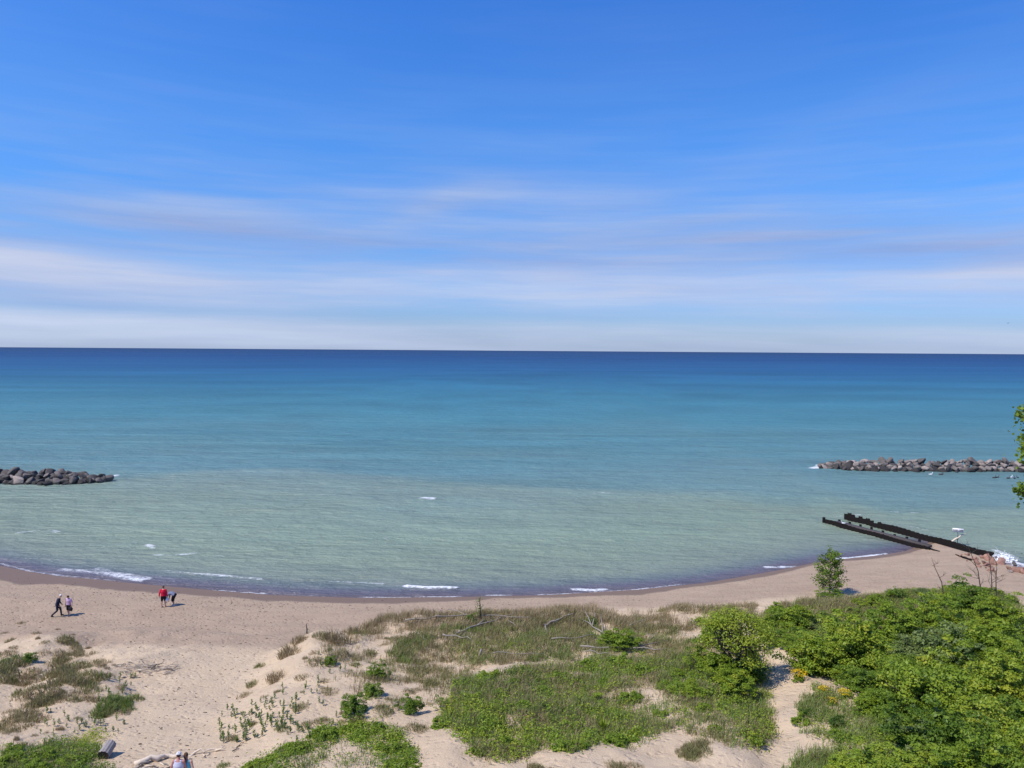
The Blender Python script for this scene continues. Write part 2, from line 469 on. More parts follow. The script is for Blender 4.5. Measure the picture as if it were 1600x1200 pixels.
def foam_line(pts, wdt, amt):
    global foam
    P = [on_z(a, b) for a, b in pts]
    for (x0, y0), (x1, y1) in zip(P[:-1], P[1:]):
        L2 = (x1 - x0) ** 2 + (y1 - y0) ** 2 + 1e-9
        t = np.clip(((WX - x0) * (x1 - x0) + (WY - y0) * (y1 - y0)) / L2, 0, 1)
        ds = np.hypot(WX - x0 - t * (x1 - x0), WY - y0 - t * (y1 - y0))
        foam = np.maximum(foam, amt * FA * np.exp(-(ds * FW / wdt) ** 2))


FO = [([(0, 880), (25, 887), (50, 893), (90, 899)], .28, .9), ([(98, 891), (130, 893), (160, 896), (190, 901), (220, 907)], .75, .85), ([(150, 891), (185, 898), (230, 905)], .9, .7), ([(240, 900), (275, 907)], .7, .45),
      ([(260, 893), (330, 899), (370, 902), (412, 906)], .4, .75), ([(400, 925), (450, 929), (510, 932)], .22, .5), ([(510, 909), (560, 911), (598, 913)], .4, .6), ([(636, 917), (665, 919), (712, 919)], .45, 1.1),
      ([(897, 921), (920, 922), (945, 921)], .42, 1.0), ([(1040, 911), (1085, 907)], .3, .45), ([(1195, 887), (1245, 885)], .34, 1.0), ([(1240, 886), (1275, 882)], .2, .5), ([(1306, 873), (1345, 870), (1384, 865)], .42, 1.15),
      ([(198, 847), (214, 849)], .45, .6), ([(232, 852), (240, 857)], .5, .75), ([(278, 868), (306, 866)], .5, .8), ([(250, 862), (262, 860)], .4, .45), ([(30, 833), (58, 829)], .55, .7), ([(76, 828), (90, 832)], .5, .7), ([(320, 868), (350, 870)], .4, .4),
      ([(662, 779), (675, 780)], .9, 1.2), ([(1272, 731), (1284, 727)], 1.4, 1.2), ([(168, 744), (178, 743)], 1.0, 1.1), ([(70, 755), (110, 753)], .7, .9), ([(1325, 822), (1338, 824)], .4, .8), ([(1308, 808), (1316, 807)], .6, .6),
      ([(1422, 822), (1448, 828)], .5, .6), ([(1393, 799), (1402, 800)], .5, .7), ([(1425, 801), (1434, 802)], .5, .6), ([(1555, 868), (1572, 878), (1600, 884)], 1.1, 1.0), ([(1580, 884), (1612, 894)], 1.0, 1.0), ([(1560, 862), (1580, 872)], 1.0, .8),
      ([(790, 850), (830, 852)], .5, .42), ([(940, 770), (958, 771)], .8, .5), ([(600, 842), (612, 840)], .5, .5), ([(880, 905), (925, 904)], .4, .4), ([(1160, 868), (1190, 866)], .5, .4), ([(465, 820), (480, 822)], .6, .4)]
for a in FO: foam_line(*a)
foam = np.maximum(foam, 0.78 * np.exp(-((d - 0.12 - 0.5 * nse) / 0.2) ** 2) * sstep(.42, .62, fbm(WX / 5.0, WX * 0 + 4, 85, 3)) * (WX < 46))
# low swell and the little breakers
WZ = 0.6 * (0.075 * np.sin(WY * 1.25 + nse2 * 26 + WX * 0.06) * (.3 + 1.4 * fbm(WX / 14, WY / 9, 87, 2)) + 0.05 * np.sin(WY * 2.3 - WX * .35 + nse * 9)) * sstep(2, 18, d) * (WY < 205) + 0.07 * nse * sstep(1, 10, d) * (WY < 260) + 0.16 * np.minimum(foam, 1) * sstep(0.5, 2.0, d) * (WY < 130)
nx, ny = len(wx), len(wy)
ii = (np.arange(ny - 1)[:, None] * nx + np.arange(nx - 1)[None, :]).ravel()
quads = np.stack([ii, ii + 1, ii + nx + 1, ii + nx], 1)


def water_mat():
    m, nt, b, o = new_mat('lake_water')
    g = N(nt, 'ShaderNodeNewGeometry'); P = g.outputs['Position']
    c = attr(nt, 'body').outputs['Color']
    f = attr(nt, 'foam').outputs['Fac']
    # whitecaps far out
    wc1 = noise(nt, P, 1.0, 2, 0.5, (0.028, 0.03, 1)); wc2 = noise(nt, P, 1.0, 3, 0.6, (0.22, 0.5, 1))
    caps = math_node(nt, 'MULTIPLY', ramp(nt, [(0.60, (0,) * 3), (0.68, (1,) * 3)], wc1).outputs[0], ramp(nt, [(0.70, (0,) * 3), (0.74, (1,) * 3)], wc2).outputs[0])
    fn = noise(nt, P, 1.0, 5, 0.7, (1.6, 3.4, 1)); fn2 = noise(nt, P, 1.0, 3, 0.7, (5, 9, 1))
    fc = ramp(nt, [(0.34, (0,) * 3), (0.66, (1,) * 3)], math_node(nt, 'ADD', math_node(nt, 'MULTIPLY', fn, .62), math_node(nt, 'MULTIPLY', fn2, .38))).outputs[0]
    fm = math_node(nt, 'MULTIPLY', f, math_node(nt, 'ADD', math_node(nt, 'MULTIPLY', fc, 1.45), 0.2))
    fm = ramp(nt, [(0.36, (0,) * 3), (0.92, (1,) * 3)], fm).outputs[0]
    fm = math_node(nt, 'MAXIMUM', fm, math_node(nt, 'MULTIPLY', caps, 0.8))
    col = mixc(nt, fm, c, (0.72, 0.73, 0.74))
    nt.links.new(col, b.inputs['Base Color'])
    rg = math_node(nt, 'ADD', 0.16, math_node(nt, 'MULTIPLY', fm, 0.7)); nt.links.new(rg, b.inputs['Roughness'])
    b.inputs['IOR'].default_value = 1.33; b.inputs['Specular IOR Level'].default_value = 0.0
    w1 = noise(nt, P, 1.0, 4, 0.6, (0.35, 0.9, 1)); w2 = noise(nt, P, 1.0, 4, 0.62, (1.5, 3.2, 1)); w3 = noise(nt, P, 1.0, 3, 0.55, (0.06, 0.16, 1))
    hgt = math_node(nt, 'ADD', math_node(nt, 'MULTIPLY', w1, 0.55), math_node(nt, 'ADD', math_node(nt, 'MULTIPLY', w2, 0.16), math_node(nt, 'MULTIPLY', w3, 1.6)))
    nrm = bump(nt, hgt, 1.35, 1.0, b)
    # surface reflection of a ruffled lake: Fresnel, but the wave slopes keep it from becoming a mirror at grazing angles
    fr = N(nt, 'ShaderNodeFresnel'); fr.inputs['IOR'].default_value = 1.33; nt.links.new(nrm, fr.inputs['Normal'])
    gl = N(nt, 'ShaderNodeBsdfGlossy'); gl.inputs['Roughness'].default_value = 0.22; nt.links.new(nrm, gl.inputs['Normal'])
    fac = math_node(nt, 'MULTIPLY', math_node(nt, 'MINIMUM', fr.outputs[0], 0.19), math_node(nt, 'SUBTRACT', 1.0, fm))
    mx = N(nt, 'ShaderNodeMixShader'); nt.links.new(fac, mx.inputs[0]); nt.links.new(b.outputs[0], mx.inputs[1]); nt.links.new(gl.outputs[0], mx.inputs[2])
    nt.links.new(mx.outputs[0], o.inputs['Surface'])
    return m


WATER = water_mat()
wme = mesh_np('lake_water', np.stack([WX.ravel(), WY.ravel(), WZ.ravel()], 1), [quads], WATER, {'body': WC.reshape(-1, 3), 'foam': foam.ravel()}, True)
tag(obj('lake_water', wme), 'open lake, silty grey green inshore and deep blue towards the horizon', 'water', kind='structure')

# ------------------------------------------------------------------ rocks
def rock_mat(name, c1, c2, sc):
    m, nt, b, o = new_mat(name)
    tcn = N(nt, 'ShaderNodeTexCoord'); P = tcn.outputs['Object']
    oi = N(nt, 'ShaderNodeObjectInfo')
    n1 = noise(nt, P, sc, 5, 0.65); n2 = noise(nt, P, sc * 6, 3, 0.6)
    c = mixc(nt, n1, c1, c2)
    k = ramp(nt, [(0, (.55, .55, .56)), (0.5, (0.95, .93, .92)), (1, (1.4, 1.36, 1.34))], oi.outputs['Random']).outputs[0]
    c = mixc(nt, 1.0, c, k, 'MULTIPLY'); nt.links.new(c, b.inputs['Base Color'])
    b.inputs['Roughness'].default_value = 0.85
    bump(nt, math_node(nt, 'ADD', n1, math_node(nt, 'MULTIPLY', n2, .4)), 0.12, 0.8, b)
    return m


GREYROCK = rock_mat('grey_rock', (0.11, 0.092, 0.078), (0.36, 0.305, 0.262), 1.6)
DARKROCK = rock_mat('dark_rock', (0.05, 0.043, 0.039), (0.15, 0.13, 0.115), 1.6)
REDROCK = rock_mat('red_rock', (0.19, 0.092, 0.06), (0.37, 0.215, 0.155), 2.0)
WETROCK = rock_mat('wet_rock', (0.018, 0.017, 0.016), (0.05, 0.045, 0.04), 2.0)


def rock_mesh(name, seed, mat):
    import bmesh
    bm = bmesh.new(); bmesh.ops.create_icosphere(bm, subdivisions=3, radius=1.0)
    r = np.random.default_rng(seed)
    V = np.array([v.co[:] for v in bm.verts])
    for k in range(15):
        n = r.normal(size=3); n /= np.linalg.norm(n); dd_ = r.uniform(0.42, 0.84)
        s = np.maximum(0, V @ n - dd_); V = V - np.outer(s, n)
    V = V * np.array([1.15, r.uniform(.62, .95), r.uniform(.55, .85)])
    V += (vnoise(V[:, 0] * 3 + seed, V[:, 1] * 3 + V[:, 2] * 2, seed)[:, None] - .5) * 0.10 * V
    Fc = np.array([[v.index for v in f.verts] for f in bm.faces]); bm.free()
    return mesh_np(name, V, [Fc], mat)


ROCKS = {k: [rock_mesh('boulder', s + 100 * i, mt) for s in range(7)] for i, (k, mt) in enumerate((('grey', GREYROCK), ('dark', DARKROCK), ('red', REDROCK), ('wet', WETROCK)))}


def boulder(kind, loc, size, label, group, sq=None, name='boulder'):
    me = random.choice(ROCKS[kind])
    o = obj(name, me, None, loc, (random.uniform(-.75, .75), random.uniform(-.75, .75), random.uniform(0, 6.3)),
            tuple(size * (sq or (1, 1, 1))[i] * random.uniform(.85, 1.18) for i in range(3)))
    return tag(o, label, 'boulder' if name == 'boulder' else 'stone', group)


def breakwater(x0, x1, yc, tipdir, side, crest, rowsz):
    """a heap of boulders in rows: toe at the water, two courses up, crest, and the far side"""
    grp = 'boulders of the %s breakwater' % side
    where = 'offshore breakwater at the left edge' if side == 'left' else 'long offshore breakwater beyond the groin'
    tip = x1 if tipdir > 0 else x0
    for (dy, z, sz, kind, nm) in rowsz:
        x = x0
        while x < x1:
            s = sz * random.uniform(.66, 1.4)
            e = abs(x - tip); tp = min(1, 0.30 + e / 9.0)                # tapers to the tip
            kk = kind
            if kind == 'grey' and random.random() < (.55 if side == 'left' else .2): kk = 'dark'
            if e < 7 and random.random() < (.75 if side == 'left' else .35): kk = 'dark'
            if kind == 'wet': kk = 'wet'
            lab = {'grey': 'pale grey angular boulder on the %s of the %s', 'dark': 'dark grey angular boulder on the %s of the %s', 'wet': 'wet blackish boulder at the %s of the %s'}[kk] % (nm, where)
            boulder(kk, (x + random.uniform(-.3, .3), yc + dy * tp + random.uniform(-.35, .35), z * tp + random.uniform(-.15, .22)), s * (0.75 + .25 * tp), lab, grp)
            x += s * 1.1
rl = [(-2.4, 0.2, 1.7, 'wet', 'core'), (-4.6, -0.15, .95, 'wet', 'waterline'), (-3.9, 0.4, 1.05, 'grey', 'lower course'), (-2.4, 1.0, 1.05, 'grey', 'upper course'), (-0.5, 1.35, 1.0, 'dark', 'crest')]
xl_tip = on_z(168, 752)[0]; breakwater(-87, xl_tip, on_z(60, 757)[1] + 4.2, 1, 'left', 1.5, rl)
rr_ = [(-2.6, 0.0, 1.6, 'wet', 'core'), (-4.4, -0.15, .9, 'wet', 'waterline'), (-3.8, 0.32, .86, 'grey', 'lower course'), (-2.4, 0.8, .9, 'grey', 'upper course'), (-0.9, 1.15, .86, 'grey', 'crest')]
xr_tip = on_z(1290, 733)[0]; breakwater(xr_tip, 100, on_z(1450, 736.5)[1] + 4.4, -1, 'right', 1.9, rr_)

# red boulders heaped against the landward end of the groin
REDS = [(1526, 880, .55, 'red'), (1536, 872, .6, 'red'), (1545, 876, .7, 'red'), (1552, 882, .75, 'red'), (1558, 876, .55, 'dark'), (1564, 881, .9, 'red'), (1541, 884, .55, 'red'), (1531, 866, .5, 'red'), (1522, 874, .45, 'red'),
        (1548, 868, .5, 'dark'), (1547, 892, .4, 'red'), (1578, 890, .5, 'red'), (1588, 893, .95, 'red'), (1577, 894, .38, 'grey'), (1600, 896, .6, 'red'), (1584, 884, .5, 'dark'), (1512, 868, .35, 'red'), (1538, 880, .35, 'red'), (1530, 886, .35, 'red')]
RL = ['reddish boulder nearest the sand in the heap at the groin end', 'reddish boulder under the sheet wall in the heap at the groin end']
for i, (a, b, s, k) in enumerate(REDS):
    p = hit(a, b); s *= .8
    if i == 12: lab = 'largest rounded tan pink boulder at the water edge right of the groin'
    elif k == 'grey': lab = 'small pale cobble beside the largest rounded tan pink boulder'
    elif k == 'dark': lab = 'dark boulder among the reddish boulders at the groin end'
    else: lab = RL[0] if b > 878 else RL[1]
    boulder(k, (p[0], p[1], max(p[2], .15) + s * .25), s, lab, 'boulders at the groin end')
for i in range(26):
    a = random.uniform(1500, 1560); b = 855 + (a - 1490) * .42 + random.uniform(3, 15); p = hit(a, b)
    boulder('red', (p[0], p[1], max(p[2], .1) + .05), random.uniform(.1, .22), 'small reddish stone scattered at the foot of the groin wall', 'small stones by the groin', None, 'small_stone')

# wet block with plates of dark slab near the end of the groin
p = hit(1560, 893); boulder('dark', (p[0], p[1], .35), .75, 'grey black slab boulder lying in front of the reddish boulders', 'boulders at the groin end', (1.2, .9, .6))

# ------------------------------------------------------------------ groin of steel sheet piles
mS, nt, b, o = new_mat('rusted_steel')
g = N(nt, 'ShaderNodeNewGeometry')
nt.links.new(mixc(nt, noise(nt, g.outputs['Position'], 3.0, 5, .7), (0.004, 0.0037, 0.0037), (0.013, 0.010, 0.009)), b.inputs['Base Color'])
b.inputs['Roughness'].default_value = 0.85; b.inputs['Specular IOR Level'].default_value = .12; bump(nt, noise(nt, g.outputs['Position'], 14, 4, .6), .05, .6, b)
mSB, nt, b, o = new_mat('weathered_cap')
g = N(nt, 'ShaderNodeNewGeometry')
nt.links.new(mixc(nt, noise(nt, g.outputs['Position'], 2.0, 5, .7), (0.035, 0.028, 0.025), (0.11, 0.09, 0.08)), b.inputs['Base Color'])
b.inputs['Roughness'].default_value = 0.9


def sheet_wall(A, B, z0, z1, ragged, label, thick=.15):
    """corrugated sheet piling from A to B; z0, z1 = top heights at the two ends"""
    A = np.array(A); B = np.array(B); L = np.linalg.norm(B - A); t = (B - A) / L; n = np.array([-t[1], t[0]])
    wl = 0.62; pts = []; u = 0; k = 0
    while u < L:
        pts += [(u, 0.0), (u + wl * .25, 0.0), (u + wl * .5, thick), (u + wl * .75, thick)]; u += wl
    pts = [(a, b_) for a, b_ in pts if a <= L] + [(L, 0.0)]
    root = obj('sheet_pile_wall', None, None, (A[0], A[1], 0)); tag(root, label, 'groin wall', 'sheet pile walls of the groin')
    mb = MB(); V = []; top = []
    for i, (a, b_) in enumerate(pts):
        q = t * a + n * b_; f = a / L; zt = z0 + (z1 - z0) * f + 0.06 * math.sin(a * .9) + random.uniform(-.03, .03)
        if ragged and a < 6: zt += (-.05, .14, .02, -.2, .1)[int(a / wl) % 5]
        for off in (-.03, .03):
            V.append((q[0] + n[0] * off, q[1] + n[1] * off, -1.2)); V.append((q[0] + n[0] * off, q[1] + n[1] * off, zt))
    q = []
    for i in range(len(pts) - 1):
        a = i * 4; c = a + 4
        q += [(a, c, c + 1, a + 1), (a + 2, a + 3, c + 3, c + 2), (a + 1, c + 1, c + 3, a + 3)]
    e = (len(pts) - 1) * 4; q += [(0, 1, 3, 2), (e, e + 2, e + 3, e + 1)]
    mb.add(V, [np.array(q)]); obj('piling', mb.mesh('piling', mS), root)
    return root, t, n, L


A1 = on_z(1319, 811.5); A2 = on_z(1553, 874)
r1, t1, n1_, L1 = sheet_wall(A1, A2, .85, .72, True, 'long black rusted sheet pile wall of the groin, seaward of the sign post')
B1 = on_z(1289, 818); B2 = on_z(1452, 862)
r2, t2, n2_, L2 = sheet_wall(B1, B2, .58, .45, False, 'shorter black sheet pile wall of the groin nearest the bay', .13)
# timber waling along the landward side of both walls
def waling(root, A, t, n, L, u0, u1, off, z, sz):
    mb = MB(); c = t * (u0 + u1) / 2 + n * off
    mb.box((c[0], c[1], z), (u1 - u0, sz[0], sz[1]), (0, 0, math.atan2(t[1], t[0])))
    obj('waling_beam', mb.mesh('waling_beam', mSB), root)
waling(r2, B1, t2, n2_, L2, 1.2, L2 - .5, .72, .42, (.75, .24))
mb = MB(); u = 0.7
for k in range(8):
    c = t2 * (1.2 + k * 1.7) + n2_ * 1.27; mb.tube([(c[0], c[1], -1), (c[0], c[1], .66 + random.uniform(-.06, .14))], [.17, .16], 7)
obj('timber_post', mb.mesh('timber_post', mS), r2)
mb = MB(); c = n2_ * .1 - t2 * .3; mb.tube([(c[0], c[1], -1), (c[0], c[1], .75)], [.22, .2], 8); obj('end_pile', mb.mesh('end_pile', mS), r2)


def thick_line(name, pts, r, mat, label, cat, group=None, k=6, lift=.6):
    W = [np.array(hit(a, b_)) for a, b_ in pts]
    o_ = W[0].copy(); mb = MB()
    mb.tube([p_ - o_ + np.array([0, 0, r[i] * lift]) for i, p_ in enumerate(W)], r, k)
    return tag(obj(name, mb.mesh(name, mat), None, tuple(o_)), label, cat, group)


thick_line('timber_plank', [(1448, 857), (1458, 860), (1468, 862)], [.09, .1, .06], mS, 'thin black plank lying on the sand past the end of the shorter wall', 'plank')
thick_line('timber_plank', [(1493, 867), (1505, 872), (1517, 876)], [.05, .12, .12], mS, 'black plank half buried in sand below the long sheet wall', 'plank')
p = hit(1507, 859); boulder('grey', (p[0], p[1], p[2] + .2), .42, 'whitish block on the sand against the long sheet wall', 'boulders at the groin end', (1.5, .8, .5))

# ------------------------------------------------------------------ warning sign
mW, nt, b, o = new_mat('white_sign_paint'); b.inputs['Base Color'].default_value = (.78, .77, .78, 1); b.inputs['Roughness'].default_value = .5
mPost, nt, b, o = new_mat('grey_post'); b.inputs['Base Color'].default_value = (.09, .10, .11, 1); b.inputs['Roughness'].default_value = .6
mLet, nt, b, o = new_mat('sign_letters'); b.inputs['Base Color'].default_value = (.06, .06, .08, 1)
p = np.array(hit(1496, 852)); ppm = pxm(p)
sg = obj('warning_sign', None, None, tuple(p)); tag(sg, 'white rectangular KEEP OFF sign on a thin post by the sheet wall', 'sign')
mb = MB(); mb.tube([(0, 0, -.3), (0, 0, 2.0)], [.04, .04], 8); obj('post', mb.mesh('post', mPost), sg)
bd = obj('board', None, sg, (0, -.05, 1.82)); mb = MB(); mb.box((0, 0, 0), (1.12, .025, .46)); me = mb.mesh('board', mW); bd_ = obj('board', me, sg, (0, -.055, 1.78)); bpy.data.objects.remove(bd)
cu = bpy.data.curves.new('lettering', 'FONT'); cu.body = 'KEEP OFF'; cu.align_x = 'CENTER'; cu.align_y = 'CENTER'; cu.size = .25; cu.extrude = .004; cu.offset = .006
to = bpy.data.objects.new('tmp_text', cu); COL.objects.link(to); bpy.context.view_layer.update()
lm = bpy.data.meshes.new_from_object(to.evaluated_get(bpy.context.evaluated_depsgraph_get())); bpy.data.objects.remove(to)
lm.materials.clear(); lm.materials.append(mLet)
obj('lettering', lm, bd_, (0, -.018, 0), (PI / 2, 0, 0))
sg.rotation_euler = (0, 0, R(-24))

# ------------------------------------------------------------------ splash at the groin end
mFo, nt, b, o = new_mat('spray'); b.inputs['Base Color'].default_value = (.86, .87, .88, 1); b.inputs['Roughness'].default_value = .6
mb = MB(); c0 = np.array([*on_z(1567, 877), 0.0])
for i in range(420):                                         # torn sheet of water, then loose drops
    rr = random.gauss(0, .5); hgt_ = abs(random.gauss(0, .5)) * max(.15, 1 - abs(rr) * .45); s = .15 * max(.3, 1 - hgt_ * .55)
    mb.ball((rr + hgt_ * .12, random.gauss(0, .28), hgt_), (s * random.uniform(.5, 1.3), s, s * random.uniform(.5, 1.4)), 6, 4)
for i in range(46):
    q = np.array([-1.6 + random.gauss(0, .06) + i * .018, random.gauss(0, .05), 0.1 + i * .036]); mb.ball(q, random.uniform(.03, .075) * (1.1 - i / 60), 5, 4)
for i in range(60): mb.ball((random.gauss(-1.0, .7), random.gauss(0, .3), abs(random.gauss(0, .16))), random.uniform(.04, .12), 5, 4)
for i in range(240): mb.ball((random.gauss(0, .8), random.gauss(0, .4), abs(random.gauss(.3, .55))), random.uniform(.012, .04), 4, 3)
tag(obj('splash', mb.mesh('splash', mFo, True), None, tuple(c0), None, (.8, .8, .8)), 'white spray of a wave breaking on the groin end', 'spray', kind='stuff')

# ------------------------------------------------------------------ foliage materials
def leaf_mat(name, stops, trans=0.36, rough=.5):
    m, nt, b, o = new_mat(name)
    t = attr(nt, 'tint').outputs['Fac']; oi = N(nt, 'ShaderNodeObjectInfo')
    t2 = math_node(nt, 'ADD', t, math_node(nt, 'MULTIPLY', math_node(nt, 'SUBTRACT', oi.outputs['Random'], .5), .16), clamp=True)
    c = ramp(nt, stops, t2).outputs[0]
    nt.links.new(c, b.inputs['Base Color']); b.inputs['Roughness'].default_value = rough; b.inputs['Specular IOR Level'].default_value = .3
    tr = N(nt, 'ShaderNodeBsdfTranslucent'); nt.links.new(c, tr.inputs['Color'])
    mx = N(nt, 'ShaderNodeMixShader'); mx.inputs[0].default_value = trans
    nt.links.new(b.outputs[0], mx.inputs[1]); nt.links.new(tr.outputs[0], mx.inputs[2]); nt.links.new(mx.outputs[0], o.inputs['Surface'])
    return m


LEAF = leaf_mat('leaf', [(0, (0.042, 0.085, 0.012)), (0.3, (0.105, 0.180, 0.018)), (0.55, (0.190, 0.275, 0.022)), (0.8, (0.265, 0.345, 0.028)), (1, (0.38, 0.39, 0.036))])
SILVER = leaf_mat('silver_leaf', [(0, (0.075, 0.12, 0.03)), (0.5, (0.18, 0.24, 0.065)), (1, (0.30, 0.345, 0.14))])
GRASS = leaf_mat('grass_blade', [(0, (0.40, 0.30, 0.175)), (0.25, (0.29, 0.225, 0.115)), (0.5, (0.215, 0.200, 0.072)), (0.75, (0.165, 0.220, 0.050)), (1, (0.150, 0.265, 0.030))], .2, .6)
YELLOW = leaf_mat('yellow_petal', [(0, (.62, .40, .01)), (1, (.80, .60, .02))])
mBark, nt, b, o = new_mat('bark'); tcn = N(nt, 'ShaderNodeTexCoord')
nt.links.new(mixc(nt, noise(nt, tcn.outputs['Object'], 6, 4, .7), (0.03, 0.022, 0.016), (0.11, 0.085, 0.065)), b.inputs['Base Color']); b.inputs['Roughness'].default_value = .9
mDead, nt, b, o = new_mat('dead_wood'); tcn = N(nt, 'ShaderNodeTexCoord')
nt.links.new(mixc(nt, noise(nt, tcn.outputs['Object'], 5, 5, .7), (0.15, 0.125, 0.10), (0.40, 0.35, 0.29)), b.inputs['Base Color']); b.inputs['Roughness'].default_value = .9
mPale, nt, b, o = new_mat('pale_driftwood'); tcn = N(nt, 'ShaderNodeTexCoord')
nt.links.new(mixc(nt, noise(nt, tcn.outputs['Object'], 4, 5, .7, (1, 6, 6)), (0.50, 0.39, 0.28), (0.80, 0.67, 0.51)), b.inputs['Base Color']); b.inputs['Roughness'].default_value = .9
mDStick, nt, b, o = new_mat('dark_stick'); b.inputs['Base Color'].default_value = (.12, .09, .07, 1); b.inputs['Roughness'].default_value = .9


def leaf_arrays(C, n, L, Wd, r):
    """C: (m,3) centres; n: (m,3) normals -> 4 verts per leaf"""
    m_ = len(C)
    n = n / (np.linalg.norm(n, axis=1)[:, None] + 1e-9)
    q = r.normal(size=(m_, 3)); t = np.cross(n, q); t /= np.linalg.norm(t, axis=1)[:, None] + 1e-9
    b_ = np.cross(n, t); L = np.asarray(L)[:, None]; Wd = np.asarray(Wd)[:, None]
    V = np.stack([C - t * L * .5, C + b_ * Wd * .5 + n * Wd * .12 - t * L * .06, C + t * L * .5 - n * L * .1, C - b_ * Wd * .5 + n * Wd * .12 - t * L * .06], 1)
    return V.reshape(-1, 3)


def leaf_mesh(name, Vs, Ts, mat):
    V = np.concatenate(Vs); T = np.concatenate(Ts)
    q = np.arange(len(V)).reshape(-1, 4)
    return mesh_np(name, V, [q], mat, {'tint': T})


def dome_cloud(seed, Rr, Ht, nclump, per, leaf, tint, spread, base=0.12, shell=.62, aspect=.55, droop=0.0):
    """clumps spread through a dome of radius Rr, height Ht (real metres)"""
    r = np.random.default_rng(seed); Vs = []; Ts = []; CC = []
    lob = [(r.uniform(0, 6.28), r.uniform(.12, .3)) for _ in range(3)]
    for k in range(nclump):
        u = r.uniform(0, 1); th = math.acos(1 - u * 0.98); ph = r.uniform(0, 2 * PI)
        rad = r.uniform(shell, 1.0) if r.random() < .85 else r.uniform(.25, shell)
        rad *= 1 + sum(a_ * math.cos((i + 2) * (ph - p_)) for i, (p_, a_) in enumerate(lob)) * .8
        c = np.array([math.sin(th) * math.cos(ph) * Rr * rad, math.sin(th) * math.sin(ph) * Rr * rad, Ht * (base + (1 - base) * math.cos(th) * rad)])
        cr = Rr * r.uniform(.17, .33) * min(1, (62 / nclump) ** .42); CC.append((c, cr)); ct = r.normal(0, spread * .6)
        m_ = int(per * r.uniform(.6, 1.4))
        dv_ = r.normal(size=(m_, 3)); dv_ /= np.linalg.norm(dv_, axis=1)[:, None]
        dv_[:, 2] = np.where(dv_[:, 2] < -.2, -dv_[:, 2] * .6, dv_[:, 2])
        pos = c + dv_ * (cr * r.uniform(.35, 1.08, m_) ** .7)[:, None] * np.array([1, 1, .68])
        pos[:, 2] -= droop * np.hypot(pos[:, 0] - c[0], pos[:, 1] - c[1])
        pos[:, 2] = np.maximum(pos[:, 2], .03)
        nn = dv_ * .55 + np.array([0, 0, .75]) + r.normal(0, .45, (m_, 3))
        l = leaf * r.uniform(.5, 1.5, m_) * r.uniform(.75, 1.3)
        Vs.append(leaf_arrays(pos, nn, l, l * aspect, r)); Ts.append(np.repeat(np.clip(tint + ct + r.normal(0, spread * .5, m_), 0, 1), 4))
    return Vs, Ts, CC


def stems(seed, CC, r0, n, lean=.25, k=5, trunk=0.0):
    r = np.random.default_rng(seed + 5); mb = MB()
    fork = np.array([0, 0, trunk])
    if trunk > 0: mb.tube([(0, 0, -.25), (r.normal(0, .04), 0, trunk * .5), (0, 0, trunk + .02)], [r0 * 1.35, r0 * 1.1, r0], 7)
    idx = r.permutation(len(CC))[:n]
    for i in idx:
        c, cr = CC[i]; s = fork + np.array([r.normal(0, r0), r.normal(0, r0), -.1 if trunk == 0 else -.05])
        mid = s * .45 + c * .55 + np.array([r.normal(0, .1), r.normal(0, .1), -.12 * c[2]]); mid2 = s * .2 + c * .8 + np.array([0, 0, -.05 * c[2]])
        mb.tube([s, mid, mid2, c + np.array([0, 0, .02])], [r0 * .6, r0 * .42, r0 * .28, r0 * .1], k)
    return mb


class Kind:
    """one plant kind: several foliage/stem mesh pairs built at real size with crown radius R0"""
    def __init__(s, n, R0, H0, nclump, per, leaf, tint, spread, mat=None, r0=.05, nst=9, trunk=0.0, sm=None, **kw):
        s.R0, s.H0 = R0, H0; s.v = []
        for i in range(n):
            sd = hash_id(R0, H0, nclump, leaf, tint) + i * 7
            Vs, Ts, CC = dome_cloud(sd, R0, H0, nclump, per, leaf, tint, spread, **kw)
            s.v.append((leaf_mesh('foliage', Vs, Ts, mat or LEAF), stems(sd, CC, r0, nst, trunk=trunk).mesh('stem', sm or mBark)))


def hash_id(*a): return int(sum((i + 1) * 977 * v for i, v in enumerate(a)) * 13) % 99991


K = {
    'bright': Kind(4, 1.6, 1.9, 135, 72, .115, .78, .18, nst=14, r0=.06, base=.22),
    'green': Kind(5, 1.5, 1.8, 130, 76, .108, .62, .16, nst=12),
    'dark': Kind(3, 1.4, 1.7, 115, 80, .10, .40, .17, nst=10),
    'olive': Kind(2, 1.5, 1.7, 110, 70, .12, .5, .2, SILVER, nst=10),
    'low': Kind(4, .8, .55, 30, 70, .105, .60, .18, nst=6, r0=.02, base=.1),
    'lowdark': Kind(2, .7, .75, 30, 75, .09, .2, .12, nst=6, r0=.02),
    'sparse': Kind(2, 1.0, 1.5, 26, 26, .11, .5, .2, nst=20, r0=.03, base=.25),
    'tree': Kind(2, 2.1, 2.5, 58, 115, .135, .62, .17, nst=22, r0=.11, trunk=.9, base=.45, shell=.55),
}


def plant(kind, pos, rw, label, cat='shrub', group=None, name='shrub', hs=1.0, vi=None, parts=('foliage', 'stem'), sink=.05):
    k = K[kind]; v = k.v[vi if vi is not None else random.randrange(len(k.v))]; s = rw / k.R0
    root = obj(name, None, None, (pos[0], pos[1], pos[2] - sink), (0, 0, random.uniform(0, 6.28)), (s, s, s * hs))
    obj(parts[0], v[0], root); obj(parts[1], v[1], root)
    return tag(root, label, cat, group)


def pplant(kind, px, py, wpx, label, **kw):
    """py = where the plant meets the ground, wpx = crown width, both in the photo"""
    p_ = hit(px, py); return plant(kind, p_, wpx * .5 / pxm(p_), label, **kw)


